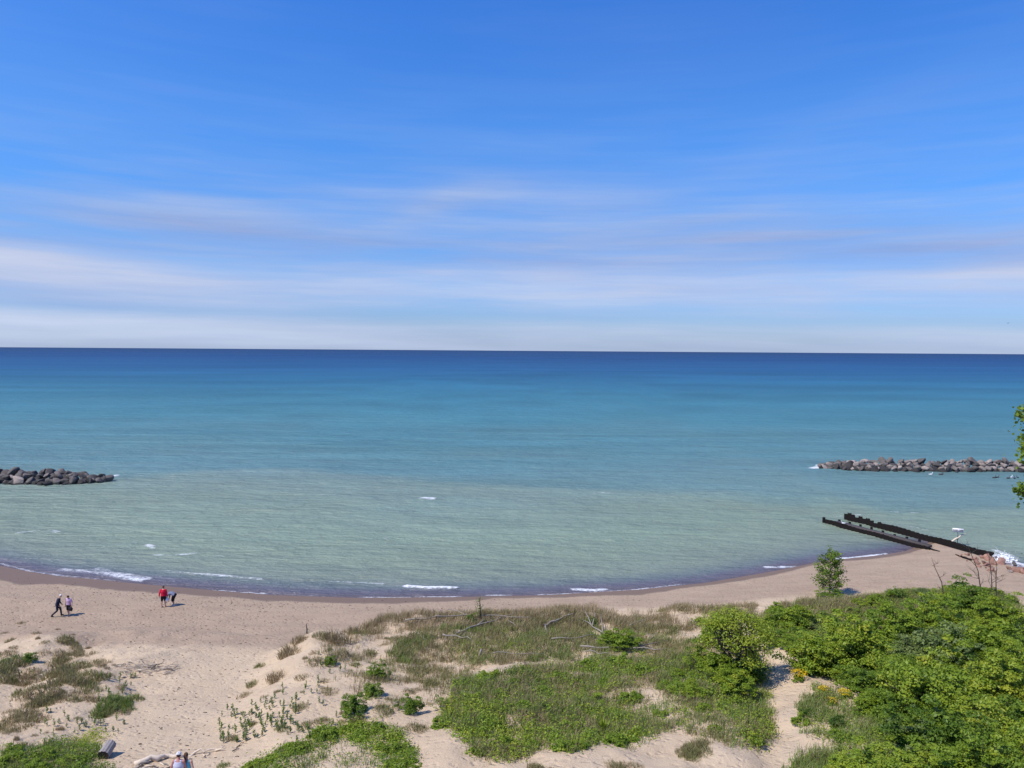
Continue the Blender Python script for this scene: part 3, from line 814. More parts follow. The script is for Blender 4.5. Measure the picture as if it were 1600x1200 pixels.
# ------------------------------------------------------------------ right-hand thicket
TH = [  # kind, px, py base, width px, height factor, label
    ('bright', 1277, 1051, 98, 1.0, 'rounded yellow green shrub bulging over the upper end of the sand path'),
    ('bright', 1336, 1042, 118, 1.05, 'domed yellow green shrub with a dark hollow beneath it, right of the path head'),
    ('green', 1222, 988, 66, .9, 'mid green bush on the dune edge above the path head'),
    ('bright', 1247, 985, 62, 1.0, 'bright green bush just below the lone sapling on the beach edge'),
    ('green', 1400, 1000, 104, .9, 'broad green shrub in the upper middle of the thicket'),
    ('green', 1455, 985, 96, .95, 'mid green shrub left of the bare saplings'),
    ('dark', 1520, 962, 84, 1.0, 'dark green shrub at the foot of the bare saplings'),
    ('green', 1566, 988, 92, 1.0, 'green shrub at the beachward right corner of the thicket'),
    ('olive', 1478, 1042, 110, 1.0, 'greyish silver green shrub in the middle of the thicket'),
    ('olive', 1420, 1035, 80, .9, 'pale sage green shrub left of the greyish silver one'),
    ('green', 1530, 1040, 118, 1.0, 'full green shrub right of the greyish silver one'),
    ('tree', 1452, 1118, 138, 1.0, 'small tree with a dark leaning trunk showing under its flat light green crown'),
    ('green', 1392, 1078, 92, 1.0, 'deep green shrub shading the hollow right of the yellow flowers'),
    ('dark', 1352, 1082, 78, .8, 'dark green bush just behind the yellow flowers'),
    ('bright', 1544, 1098, 134, 1.0, 'big light green shrub right of the small leaning tree'),
    ('green', 1594, 1070, 110, 1.0, 'green shrub cut by the right edge, level with the flowers'),
    ('dark', 1405, 1130, 86, .9, 'bluish dark green bush left of the leaning trunk'),
    ('bright', 1492, 1150, 104, 1.0, 'yellow green shrub right below the leaning trunk'),
    ('dark', 1478, 1196, 140, 1.1, 'large dark green shrub near the bottom edge of the thicket'),
    ('bright', 1556, 1172, 120, 1.0, 'yellow topped green shrub low in the right part of the thicket'),
    ('dark', 1598, 1160, 106, 1.0, 'dark green shrub cut by the right edge near the bottom'),
    ('green', 1598, 1226, 124, 1.1, 'green shrub in the bottom right corner'),
    ('green', 1536, 1236, 130, 1.1, 'green shrub at the bottom edge left of the corner one'),
    ('bright', 1342, 1222, 104, .7, 'light green spreading bush at the bottom edge right of the path'),
    ('bright', 1412, 1226, 112, .8, 'light green spreading bush at the bottom edge in front of the dark shrub'),
    ('olive', 1432, 1165, 84, .8, 'dull olive bush below the leaning trunk'),
    ('green', 1368, 1120, 60, .7, 'small green bush at the left margin of the thicket below the flowers'),
]
for k, a, b_, w_, hf, lab in TH:
    isT = k == 'tree'
    pplant(k, a, b_, w_, lab, cat='tree' if isT else 'shrub', name='small_tree' if isT else 'shrub', hs=hf, group='shrubs of the thicket right of the path', parts=('crown', 'trunk') if isT else ('foliage', 'stem'))


def inside(poly, X, Y):
    X = np.asarray(X); Y = np.asarray(Y); c = np.zeros(X.shape, bool); n = len(poly)
    for i in range(n):
        x0, y0 = poly[i]; x1, y1 = poly[(i + 1) % n]
        k_ = ((y0 > Y) != (y1 > Y)); xx = (x1 - x0) * (Y - y0) / (y1 - y0 + 1e-12) + x0
        c ^= k_ & (X < xx)
    return c


def wpoly(pts):
    P = []
    for (x0, y0), (x1, y1) in zip(pts, pts[1:] + pts[:1]):
        n = max(1, int(math.hypot(x1 - x0, y1 - y0) / 30))
        for i in range(n):
            q = hit(x0 + (x1 - x0) * i / n, y0 + (y1 - y0) * i / n); P.append((q[0], q[1]))
    return P


def scatter(poly, dens, r, patch=None):
    """uniform points in a world polygon; patch=(scale, threshold, seed) thins them to patches"""
    P = np.array(poly); lo = P.min(0); hi = P.max(0); n = int(dens * np.prod(hi - lo))
    X = r.uniform(lo[0], hi[0], n); Y = r.uniform(lo[1], hi[1], n); k = inside(poly, X, Y); X, Y = X[k], Y[k]
    if patch:
        f = fbm(X / patch[0], Y / patch[0], patch[2], 3); k = f + r.normal(0, .05, len(X)) > patch[1]; X, Y = X[k], Y[k]
    return X, Y


THICK = [(1225, 985), (1250, 962), (1300, 958), (1360, 940), (1440, 926), (1560, 928), (1600, 965), (1640, 1000), (1640, 1240), (1330, 1240), (1390, 1150), (1350, 1085), (1300, 1060), (1262, 1050), (1250, 1018)]
TP = wpoly(THICK); r_ = np.random.default_rng(5); placed = []
fx_, fy_ = scatter(TP, 3.0, r_)
for x, y in zip(fx_, fy_):
    if len(placed) > 95: break
    if any((x - a) ** 2 + (y - b_) ** 2 < 1.35 ** 2 for a, b_ in placed): continue
    placed.append((x, y)); far = y > 52
    kd = random.choices(['green', 'bright', 'dark', 'olive'], [5, 3, 2, 1])[0]
    col_ = {'green': 'mid green', 'bright': 'yellow green', 'dark': 'dark green', 'olive': 'greyish green'}[kd]
    lab = 'low %s bush filling the %s half of the thicket between bigger shrubs' % (col_, 'beachward' if far else 'nearer')
    plant(kd, (x, y, hz(x, y)), random.uniform(.75, 1.15) if far else random.uniform(.9, 1.4), lab, group='%s filler bushes of the %s thicket' % (col_, 'far' if far else 'near'), hs=random.uniform(.55, .85))

# ------------------------------------------------------------------ central dune: bushes one can tell apart
CS = [
    ('green', 1112, 1052, 66, 1.0, 'deep green bush under the left side of the gnarled bright tree'),
    ('dark', 1174, 1062, 46, .9, 'dark green bush beside the path head, under the gnarled bright tree'),
    ('green', 1146, 1078, 78, .7, 'spreading green bush in front of the gnarled bright tree'),
    ('green', 1118, 1006, 50, 1.1, 'upright green bush behind the left of the gnarled bright tree'),
    ('green', 1076, 1082, 56, .5, 'low green bush left of the gnarled bright tree'),
    ('green', 970, 1013, 62, .75, 'rounded green bush among the bleached branches on the dune top'),
    ('dark', 590, 1062, 34, 1.3, 'upper of the three dark green bushes climbing the dune slope'),
    ('dark', 582, 1088, 36, .9, 'middle of the three dark green bushes climbing the dune slope'),
    ('dark', 552, 1118, 46, 1.2, 'lowest and largest of the three dark green bushes on the dune slope'),
    ('dark', 641, 1114, 38, 1.2, 'lone dark green bush on the sand right of the three dark ones'),
    ('dark', 516, 1038, 22, 1.0, 'small dark green bush amid brown grass on the upper dune slope'),
    ('dark', 626, 1033, 14, 1.0, 'tiny dark green bush in grass near the bright leafy patch'),
    ('dark', 736, 972, 17, 1.3, 'narrow dark green bush on the dune crest beside the thin sapling'),
    ('dark', 925, 978, 20, 1.1, 'small dark bush on the crest behind the forked dead branch'),
    ('sparse', 690, 1108, 34, .8, 'thin pale leaved bush on bare sand left of the green field'),
    ('lowdark', 849, 1110, 22, 1.1, 'small dark bush in the middle of the leafy field'),
    ('dark', 45, 1034, 26, .9, 'lone green bush on the bare sand at the far left'),
    ('green', 1212, 962, 34, 1.0, 'small green bush between the gnarled tree and the beach'),
    ('bright', 1095, 975, 26, .8, 'small yellow green bush left of the gnarled tree top'),
    ('dark', 1299, 939, 46, .62, 'dark bushy mound round the foot of the lone leafy sapling'),
    ('dark', 1140, 1056, 64, .75, 'dark bush in the shade under the gnarled bright tree'),
    ('bright', 1164, 1026, 46, .8, 'yellow green bush at the right side of the gnarled tree'),
    ('green', 1217, 1010, 54, .9, 'green bush closing the head of the sand path'),
    ('green', 1240, 1016, 46, .8, 'smaller green bush right behind the path head'),
    ('green', 1196, 992, 44, .8, 'green bush between the gnarled tree and the path head bush'),
    ('low', 1252, 1130, 30, 1.3, 'round light green bush right of the path below the flowers'),
    ('low', 1310, 1153, 34, 1.0, 'light green bush on the grass right of the path'),
    ('lowdark', 1262, 1118, 24, 1.0, 'small deep green bush right of the path above the round light one'),
    ('lowdark', 1309, 1135, 30, 1.1, 'deep green bush on the grassy patch right of the path'),
]
for k, a, b_, w_, hf, lab in CS: pplant(k, a, b_, w_, lab, hs=hf, group='bushes on the central dune')

# the gnarled bright tree: several trunks, open crown
r = np.random.default_rng(77)
p = np.array(hit(1146, 1050)); ppm = pxm(p); Rt = 52 / ppm
root = obj('gnarled_tree', None, None, tuple(p)); tag(root, 'gnarled yellow green tree with open crown and dark forked limbs, left of the path', 'tree')
Vs = []; Ts = []; mb = MB()
cl = []
for k in range(92):
    a = r.uniform(0, 6.28); q = math.sqrt(r.uniform(0.02, 1)) * Rt * 1.08; zt = (3.55 - .95 * (q / Rt) ** 2) * r.uniform(.86, 1.02)
    if r.random() < .36: zt *= r.uniform(.35, .8)
    cl.append(np.array([q * math.cos(a), q * math.sin(a) * .9, zt]))
for c in cl:
    m_ = int(r.uniform(70, 130)); dv_ = r.normal(size=(m_, 3)); pos = c + dv_ * np.array([.27, .27, .13])
    l = .14 * r.uniform(.6, 1.3, m_); Vs.append(leaf_arrays(pos, dv_ * .3 + np.array([0, 0, .8]) + r.normal(0, .4, (m_, 3)), l, l * .5, r))
    Ts.append(np.repeat(np.clip(r.normal(.9, .06) + r.normal(0, .1, m_), 0, 1), 4))
limbs = [np.array([.35 * math.cos(a), .35 * math.sin(a), .1]) for a in (0.4, 2.0, 3.6, 5.2)]
for i, l0 in enumerate(limbs):
    d_ = np.array([l0[0] * 2.6, l0[1] * 2.6, 1.5 + .3 * (i % 2)]); mb.tube([l0 * .3 - np.array([0, 0, .4]), l0 * .8 + np.array([0, 0, .7]), d_], [.11, .085, .06], 7)
    for c in cl[i::4]:
        mid = d_ * .5 + c * .5 + r.normal(0, .12, 3); mb.tube([d_, mid, c], [.045, .03, .012], 5)
obj('crown', leaf_mesh('crown', Vs, Ts, LEAF), root); obj('trunk', mb.mesh('trunk', mBark), root)


def young_tree(px, py, hm, nbr, leaf, per, spread_, label, tint=.42, seed=3, trunk_mat=None, leafmat=None):
    r = np.random.default_rng(seed); p = hit(px, py)
    root = obj('sapling', None, None, p); tag(root, label, 'sapling')
    mb = MB(); Vs = []; Ts = []
    mb.tube([(0, 0, -.3), (.03, .02, hm * .4), (-.03, 0, hm * .8), (.05, 0, hm)], [.055, .045, .025, .008], 6)
    for k in range(nbr):
        z0 = hm * r.uniform(.08, .9); a = r.uniform(0, 6.28); Lb = hm * spread_ * (1.05 - .62 * z0 / hm) * r.uniform(.6, 1.1)
        e = np.array([math.cos(a) * Lb, math.sin(a) * Lb, z0 + Lb * r.uniform(.35, .9)]); s_ = np.array([0, 0, z0]); mid = (s_ + e) / 2 + np.array([0, 0, -.06])
        mb.tube([s_, mid, e], [.022, .015, .005], 4)
        for f in (.45, .62, .8, 1.0):
            c = s_ * (1 - f) + e * f; m_ = int(per * r.uniform(.5, 1.5)); pos = c + r.normal(0, .13, (m_, 3)); l = leaf * r.uniform(.6, 1.3, m_)
            Vs.append(leaf_arrays(pos, r.normal(0, .7, (m_, 3)) + np.array([0, -.1, .6]), l, l * .7, r)); Ts.append(np.repeat(np.clip(r.normal(tint, .1) + r.normal(0, .13, m_), 0, 1), 4))
    obj('crown', leaf_mesh('crown', Vs, Ts, leafmat or LEAF), root); obj('trunk', mb.mesh('trunk', trunk_mat or mBark), root)
    return root


young_tree(1296, 930, 3.9, 62, .15, 14, .42, 'lone leafy sapling standing at the beach edge left of the groin', .44, 8)
young_tree(750, 968, 1.75, 12, .11, 3, .25, 'thin half bare sapling on the dune crest against the wet sand', .45, 9)
young_tree(1592, 1015, 1.8, 18, .11, 5, .3, 'thin dark sapling at the right edge of the thicket near the beach', .25, 10)
young_tree(479, 990, .8, 5, .08, 2, .2, 'tiny lone sapling on the open sand left of the dune crest', .3, 12)


def bare_tree(px, py, hm, lean, n, seed, label):
    r = np.random.default_rng(seed); p = hit(px, py); root = obj('bare_tree', None, None, p); tag(root, label, 'bare tree')
    mb = MB(); tw = MB(); top = np.array([lean[0], lean[1], hm]); mid = top * .5 + np.array([-lean[0] * .25, 0, 0])
    mb.tube([(0, 0, -.4), mid * .5 + np.array([.03, 0, 0]), mid, top * .78 + mid * .1, top], [.06, .05, .036, .02, .008], 6)
    for k in range(n):
        f = r.uniform(.25, .92); s_ = mid * (f * 2) if f < .5 else mid * (2 - 2 * f) + top * (2 * f - 1)
        a = r.uniform(0, 6.28); L = hm * r.uniform(.16, .45) * (1.2 - f); e = s_ + np.array([math.cos(a) * L, math.sin(a) * L * .6, L * r.uniform(.25, .9)])
        m2 = (s_ + e) / 2 + r.normal(0, .05, 3); tw.tube([s_, m2, e], [.02, .013, .005], 4)
        for q in range(2):
            e2 = m2 + r.normal(0, 1, 3) * np.array([.35, .25, .3]) + np.array([0, 0, .2]); tw.tube([m2, (m2 + e2) / 2 + r.normal(0, .03, 3), e2], [.012, .009, .004], 4)
    obj('trunk', mb.mesh('trunk', mBark), root); obj('twigs', tw.mesh('twigs', mBark), root)


bare_tree(1476, 948, 3.9, (-1.1, .1), 5, 1, 'leftmost bare sapling, thin and curved, rising from the thicket top')
bare_tree(1534, 942, 5.2, (-1.3, .2), 9, 2, 'middle bare sapling, leaning left with many twigs in front of the red boulders')
bare_tree(1550, 945, 4.4, (-.35, .1), 7, 3, 'straight dark bare sapling right of the leaning one')
bare_tree(1556, 945, 3.6, (.15, .3), 6, 4, 'shortest bare sapling close behind the straight dark one')

# cottonwood whose outer leaves reach into the picture at the right edge
p = np.array([14.6, 17.2, 0]); p[2] = hz(p[0], p[1])
root = obj('cottonwood_tree', None, None, tuple(p)); tag(root, 'tall tree beside the viewer whose dark green leaves reach in at the right edge', 'tree')
r = np.random.default_rng(14); mb = MB(); Vs = []; Ts = []
zt = 21.2 - p[2]; mb.tube([(0, 0, -.5), (.15, 0, 5), (-.1, .2, 10), (0, 0, zt)], [.3, .24, .16, .03], 9)
ends = []
for (px, py, dpt, sp) in [(1606, 652, 17.0, .16), (1612, 668, 17.1, .2), (1600, 688, 16.9, .10), (1618, 700, 17.0, .2), (1603, 704, 17.1, .1), (1600, 716, 17, .07), (1618, 640, 17.2, .2), (1622, 720, 17, .2), (1598, 764, 17.1, .10), (1606, 772, 17.0, .15), (1592, 766, 17, .05), (1612, 758, 17, .12), (1618, 780, 17, .18),
                          (1586, 764, 17, .02), (1600, 642, 17.1, .07), (1592, 648, 17, .05)]:
    ends.append((EYE + ray(px, py) * dpt - p, sp))
for k in range(90):
    a = r.uniform(0, 6.28); q = r.uniform(.5, 2.9); zz = r.uniform(6.5, zt + .2)
    c = np.array([q * math.cos(a) + .3, q * math.sin(a), zz]); wp_ = c + p
    if wp_[0] / max(wp_[1], 1) < .715 and wp_[1] > 0: c[0] += max(0, .715 * wp_[1] - wp_[0])
    ends.append((c, .38))
for c, sp in ends:
    t0 = np.array([0, 0, max(1.5, c[2] - np.hypot(c[0], c[1]) * .55)]); mb.tube([t0, (t0 + c) / 2 + np.array([0, 0, -.1]), c], [.05, .03, .008], 4)
    m_ = int(150 * sp + 22) if sp < .3 else 110; pos = c + r.normal(0, 1, (m_, 3)) * sp * np.array([.8, .8, .9]); l = .085 * r.uniform(.7, 1.25, m_)
    Vs.append(leaf_arrays(pos, r.normal(0, .8, (m_, 3)) + np.array([0, -.3, .5]), l, l * .85, r)); Ts.append(np.repeat(np.clip(r.normal(.3, .06) + r.normal(0, .1, m_), 0, 1), 4))
obj('crown', leaf_mesh('crown', Vs, Ts, LEAF), root); obj('trunk', mb.mesh('trunk', mBark), root)

# ------------------------------------------------------------------ grass and ground cover
def blades(X, Y, hgt, wid, tint, lean, r, Z=None):
    n = len(X); Z = height(X, Y) if Z is None else Z
    a = r.uniform(0, 2 * PI, n); la = r.uniform(0, 2 * PI, n)
    t = np.stack([np.cos(a), np.sin(a), np.zeros(n)], 1) * (wid * .5)[:, None]
    ld_ = np.stack([np.cos(la) + .35, np.sin(la) + .15, np.zeros(n)], 1) * (lean * hgt)[:, None]
    B = np.stack([X, Y, Z - .03], 1); up_ = np.array([0, 0, 1.0])
    m = B + ld_ * .35 + up_ * (hgt * .6)[:, None]; tp = B + ld_ + up_ * (hgt * (1 - .25 * lean))[:, None]
    V = np.stack([B - t, B + t, m + t * .8, m - t * .8, tp], 1).reshape(-1, 3)
    k = np.arange(n)[:, None] * 5
    return V, [k + np.array([[0, 1, 2, 3]]), k + np.array([[3, 2, 4]])], np.repeat(tint, 5)


class Blades:
    def __init__(s): s.V = []; s.q = []; s.t = []; s.T = []; s.n = 0
    def add(s, V, Fc, T):
        s.V.append(V); s.q.append(Fc[0] + s.n); s.t.append(Fc[1] + s.n); s.T.append(T); s.n += len(V)
    def mesh(s, name): return mesh_np(name, np.concatenate(s.V), [np.concatenate(s.q), np.concatenate(s.t)], GRASS, {'tint': np.concatenate(s.T)})


GR = np.random.default_rng(21)


def grass_region(B, poly, tufts, per, h, tint, spread=.1, patch=None, rad=.16, w=.022, lean=.5):
    """tufts of blades: tufts per square metre, per blades each"""
    X, Y = scatter(poly, tufts, GR, patch); n = len(X)
    if n == 0: return
    th = GR.uniform(.65, 1.25, n); tt = np.clip(tint + (fbm(X / 2.5, Y / 2.5, 91, 3) - .5) * .9 * spread * 3 + GR.normal(0, spread, n), 0, 1)
    xs = np.repeat(X, per) + GR.normal(0, rad, n * per); ys = np.repeat(Y, per) + GR.normal(0, rad, n * per)
    hh = h * np.repeat(th, per) * GR.uniform(.5, 1.15, n * per)
    B.add(*blades(xs, ys, hh, w * GR.uniform(.7, 1.3, n * per), np.clip(np.repeat(tt, per) + GR.normal(0, .1, n * per), 0, 1), lean * GR.uniform(.3, 1.3, n * per), GR))


FIELD = wpoly([(688, 1128), (700, 1100), (722, 1060), (790, 1052), (830, 1040), (900, 1036), (1000, 1030), (1075, 1040), (1120, 1085), (1180, 1090), (1204, 1098), (1206, 1150), (1196, 1172), (1140, 1168), (1095, 1152), (1050, 1142), (1020, 1150), (985, 1172), (940, 1164), (900, 1178), (850, 1172), (790, 1192), (742, 1186), (735, 1160)])
MIDB = wpoly([(618, 1010), (650, 990), (740, 975), (860, 972), (950, 965), (1060, 985), (1105, 1000), (1105, 1050), (1000, 1045), (930, 1036), (850, 1032), (760, 1042), (700, 1034), (640, 1040), (600, 1030)])
CREST = wpoly([(560, 985), (590, 968), (640, 958), (720, 956), (800, 958), (850, 952), (930, 948), (1000, 956), (1080, 950), (1180, 945), (1180, 970), (1090, 985), (950, 985), (850, 985), (740, 985), (640, 985), (590, 1000)])
SLOPE = wpoly([(500, 1010), (570, 985), (640, 1000), (640, 1040), (720, 1045), (700, 1100), (600, 1110), (520, 1060)])
SADDLE = wpoly([(640, 1010), (720, 1035), (740, 1060), (715, 1090), (690, 1110), (660, 1075), (640, 1050)])
BANK = wpoly([(380, 1204), (425, 1180), (500, 1142), (560, 1128), (620, 1138), (650, 1178), (652, 1240), (380, 1240)])
BANKR = wpoly([(380, 1204), (425, 1180), (500, 1142), (560, 1128), (620, 1138), (650, 1178), (652, 1240), (600, 1240), (590, 1180), (540, 1158), (480, 1172), (440, 1215)])
RP1 = wpoly([(1247, 1092), (1290, 1085), (1320, 1100), (1372, 1110), (1385, 1150), (1330, 1158), (1276, 1152), (1254, 1148)])
RP2 = wpoly([(1232, 1200), (1256, 1176), (1295, 1162), (1340, 1158), (1390, 1150), (1400, 1240), (1200, 1240)])
RP3 = wpoly([(1262, 1068), (1300, 1078), (1345, 1085), (1395, 1140), (1398, 1165), (1330, 1165), (1380, 1120), (1320, 1100), (1290, 1092)])
RTOP = wpoly([(1180, 965), (1240, 945), (1300, 940), (1400, 928), (1560, 928), (1600, 960), (1600, 1010), (1400, 1000), (1300, 980), (1210, 1012)])
MND = wpoly([(1045, 1166), (1065, 1152), (1110, 1156), (1134, 1182), (1125, 1192), (1070, 1190)])
MND2 = wpoly([(935, 1204), (960, 1190), (1000, 1186), (1010, 1230), (940, 1230)])
LBOT = wpoly([(-60, 1178), (0, 1168), (60, 1166), (100, 1156), (135, 1158), (158, 1172), (152, 1186), (175, 1198), (170, 1240), (-60, 1240)])
UNDER = wpoly([(1075, 1040), (1100, 1000), (1140, 1020), (1200, 1040), (1205, 1098), (1150, 1100), (1090, 1085)])

B = Blades()
grass_region(B, FIELD, 26, 10, .36, .62, .16, (1.9, .37, 94))
grass_region(B, FIELD, 12, 8, .46, .22, .1, (2.4, .50, 95))
grass_region(B, FIELD, 14, 9, .45, .88, .08, (3.2, .5, 96))
grass_region(B, UNDER, 12, 9, .5, .7, .12)
grass_region(B, MIDB, 22, 10, .48, .50, .14, (2.6, .37, 97))
grass_region(B, MIDB, 12, 9, .5, .88, .08, (2.4, .54, 98))
grass_region(B, CREST, 20, 9, .58, .33, .12, (2.3, .43, 99))
grass_region(B, CREST, 8, 7, .72, .12, .08, (2.0, .56, 100))
grass_region(B, SLOPE, 18, 8, .42, .45, .14, (1.5, .50, 101), w=.02); grass_region(B, SADDLE, 16, 8, .42, .5, .14, (1.5, .46, 108))
grass_region(B, BANK, 12, 9, .36, .8, .12, (1.8, .42, 102))
tag(obj('dune_grass', B.mesh('dune_grass')), 'olive and tan beach grass covering the central dune', 'grass', kind='stuff')

B = Blades()
grass_region(B, RP1, 24, 9, .45, .78, .12, (1.8, .30, 103)); grass_region(B, RP2, 26, 9, .45, .80, .1, (2.0, .26, 104)); grass_region(B, RP3, 22, 9, .45, .75, .12, (1.8, .3, 107))
grass_region(B, RTOP, 15, 9, .65, .62, .13); grass_region(B, RTOP, 9, 8, .8, .3, .1, (2.4, .5, 105)); grass_region(B, TP, 9, 9, .5, .75, .1)
tag(obj('dune_grass', B.mesh('dune_grass')), 'long green grass between and in front of the shrubs right of the path', 'grass', kind='stuff')
B = Blades()
grass_region(B, LBOT, 20, 9, .32, .88, .1); grass_region(B, LBOT, 8, 8, .4, .5, .12, (1.5, .5, 106))
tag(obj('dune_grass', B.mesh('dune_grass')), 'bright green grass in the bottom left corner', 'grass', kind='stuff')


def cover(poly, dens, per, h, leaf, tint, spread, patch, r, rad=.2):
    X, Y = scatter(poly, dens, r, patch); n = len(X)
    Z = height(X, Y); th = r.uniform(.5, 1.2, n); tt = tint + (fbm(X / 3, Y / 3, 191, 3) - .5) * spread * 2 + r.normal(0, spread * .5, n)
    m_ = n * per; c = np.stack([np.repeat(X, per), np.repeat(Y, per), np.repeat(Z, per)], 1); d_ = r.normal(0, 1, (m_, 3)) * rad
    d_[:, 2] = np.abs(d_[:, 2]) / rad * h * .5 * np.repeat(th, per) * np.exp(-(d_[:, 0] ** 2 + d_[:, 1] ** 2) / (2.2 * rad) ** 2) + .04
    l = leaf * r.uniform(.6, 1.3, m_)
    return leaf_arrays(c + d_, d_ * np.array([1, 1, .5]) + np.array([0, 0, .35]) + r.normal(0, .2, (m_, 3)), l, l * .62, r), np.repeat(np.clip(np.repeat(tt, per) + r.normal(0, spread * .4, m_), 0, 1), 4)


r = np.random.default_rng(31)
GVINE = wpoly([(690, 1130), (712, 1075), (760, 1065), (800, 1080), (830, 1130), (900, 1150), (1000, 1150), (1010, 1158), (940, 1164), (900, 1178), (850, 1172), (790, 1192), (742, 1186)])
GM = wpoly([(690, 1028), (705, 1008), (745, 1003), (800, 1003), (850, 995), (880, 1003), (875, 1022), (800, 1022), (740, 1030)])
GE = wpoly([(930, 1030), (1010, 1012), (1060, 1040), (1120, 1080), (1180, 1092), (1204, 1105), (1206, 1165), (1150, 1130), (1080, 1090), (1000, 1075), (900, 1060)])
parts_ = [cover(FIELD, 6.5, 30, .52, .11, .72, .2, (1.1, .52, 111), r, .24), cover(GVINE, 8, 28, .5, .12, .72, .17, (1.4, .46, 112), r), cover(GM, 5.0, 18, .36, .11, .76, .12, (1.3, .42, 113), r),
          cover(GE, 6, 26, .48, .11, .72, .14, (1.6, .48, 114), r), cover(MIDB, .8, 14, .3, .10, .6, .16, (1.8, .5, 115), r), cover(UNDER, 3, 22, .45, .115, .6, .16, (1.5, .42, 116), r)]
tag(obj('ground_cover', leaf_mesh('ground_cover', [q[0] for q in parts_], [q[1] for q in parts_], LEAF)), 'yellow green leafy ground cover creeping through the dune grass', 'ground cover', kind='stuff')
parts_ = [cover(BANKR, 16, 24, .38, .10, .62, .17, (1.2, .33, 117), r), cover(BANK, 4, 18, .28, .09, .5, .16, (1.2, .5, 118), r)]
tag(obj('ground_cover', leaf_mesh('ground_cover', [q[0] for q in parts_], [q[1] for q in parts_], LEAF)), 'bright green leafy vines on the low bank at the bottom centre', 'ground cover', kind='stuff')
parts_ = [cover(RP1, 4, 22, .36, .10, .68, .18, (1.4, .42, 119), r), cover(RP3, 6, 24, .42, .10, .6, .18, (1.4, .36, 129), r), cover(RP2, 4.5, 22, .38, .10, .6, .18, (1.4, .45, 120), r), cover(TP, 4.5, 26, .85, .12, .6, .2, None, r, .34), cover(RTOP, 1.6, 20, .5, .11, .6, .18, (1.8, .44, 121), r, .25)]
tag(obj('ground_cover', leaf_mesh('ground_cover', [q[0] for q in parts_], [q[1] for q in parts_], LEAF)), 'leafy undergrowth below the shrubs right of the sand path', 'ground cover', kind='stuff')
YP = wpoly([(95, 1162), (120, 1148), (150, 1138), (175, 1150), (160, 1172), (120, 1178)])
parts_ = [cover(LBOT, 8, 20, .34, .10, .62, .18, (1.4, .44, 122), r)]
tag(obj('ground_cover', leaf_mesh('ground_cover', [q[0] for q in parts_], [q[1] for q in parts_], LEAF)), 'green leafy cover at the bottom left below the yellowish patch', 'ground cover', kind='stuff')
parts_ = [cover(YP, 12, 20, .32, .085, .95, .06, (1.0, .36, 123), r)]
tag(obj('ground_cover', leaf_mesh('ground_cover', [q[0] for q in parts_], [q[1] for q in parts_], LEAF)), 'yellowish flowering ground cover just above the cut log', 'ground cover', kind='stuff')


# ------------------------------------------------------------------ single tufts and clumps of grass
def tuft_mesh(seed, rad, h, n, tint, spread):
    r = np.random.default_rng(seed); q = np.sqrt(r.uniform(0, 1, n)) * rad; a = r.uniform(0, 6.28, n)
    X, Y = q * np.cos(a) * (1 + .25 * np.cos(2 * a + seed)), q * np.sin(a)
    hh = h * r.uniform(.5, 1.1, n) * (1 - .5 * (q / rad) ** 2)
    V, Fc, T = blades(X, Y, hh, .021 * r.uniform(.7, 1.3, n), np.clip(r.normal(tint, spread, n), 0, 1), .55 * r.uniform(.3, 1.3, n), r, np.zeros(n) - .08)
    return mesh_np('grass_tuft', V, Fc, GRASS, {'tint': T})


TU = {'olive': [tuft_mesh(i, .5, .5, 300, .40, .18) for i in range(4)], 'green': [tuft_mesh(i + 10, .5, .48, 300, .70, .12) for i in range(3)],
      'tan': [tuft_mesh(i + 20, .5, .62, 320, .2, .12) for i in range(3)], 'brown': [tuft_mesh(i + 30, .5, .42, 210, .28, .15) for i in range(3)]}
ADJ = {'olive': 'olive green', 'green': 'grey green', 'tan': 'tan dry', 'brown': 'brownish'}


def tuft(px, py, wpx, kind, label, group, hs=1.0):
    p = hit(px, py); s = wpx * .5 / pxm(p) / .5
    o = obj('grass_tuft', random.choice(TU[kind]), None, p, (0, 0, random.uniform(0, 6.28)), (s, s, max(.55, s) * hs))
    return tag(o, label, 'grass tuft', group)


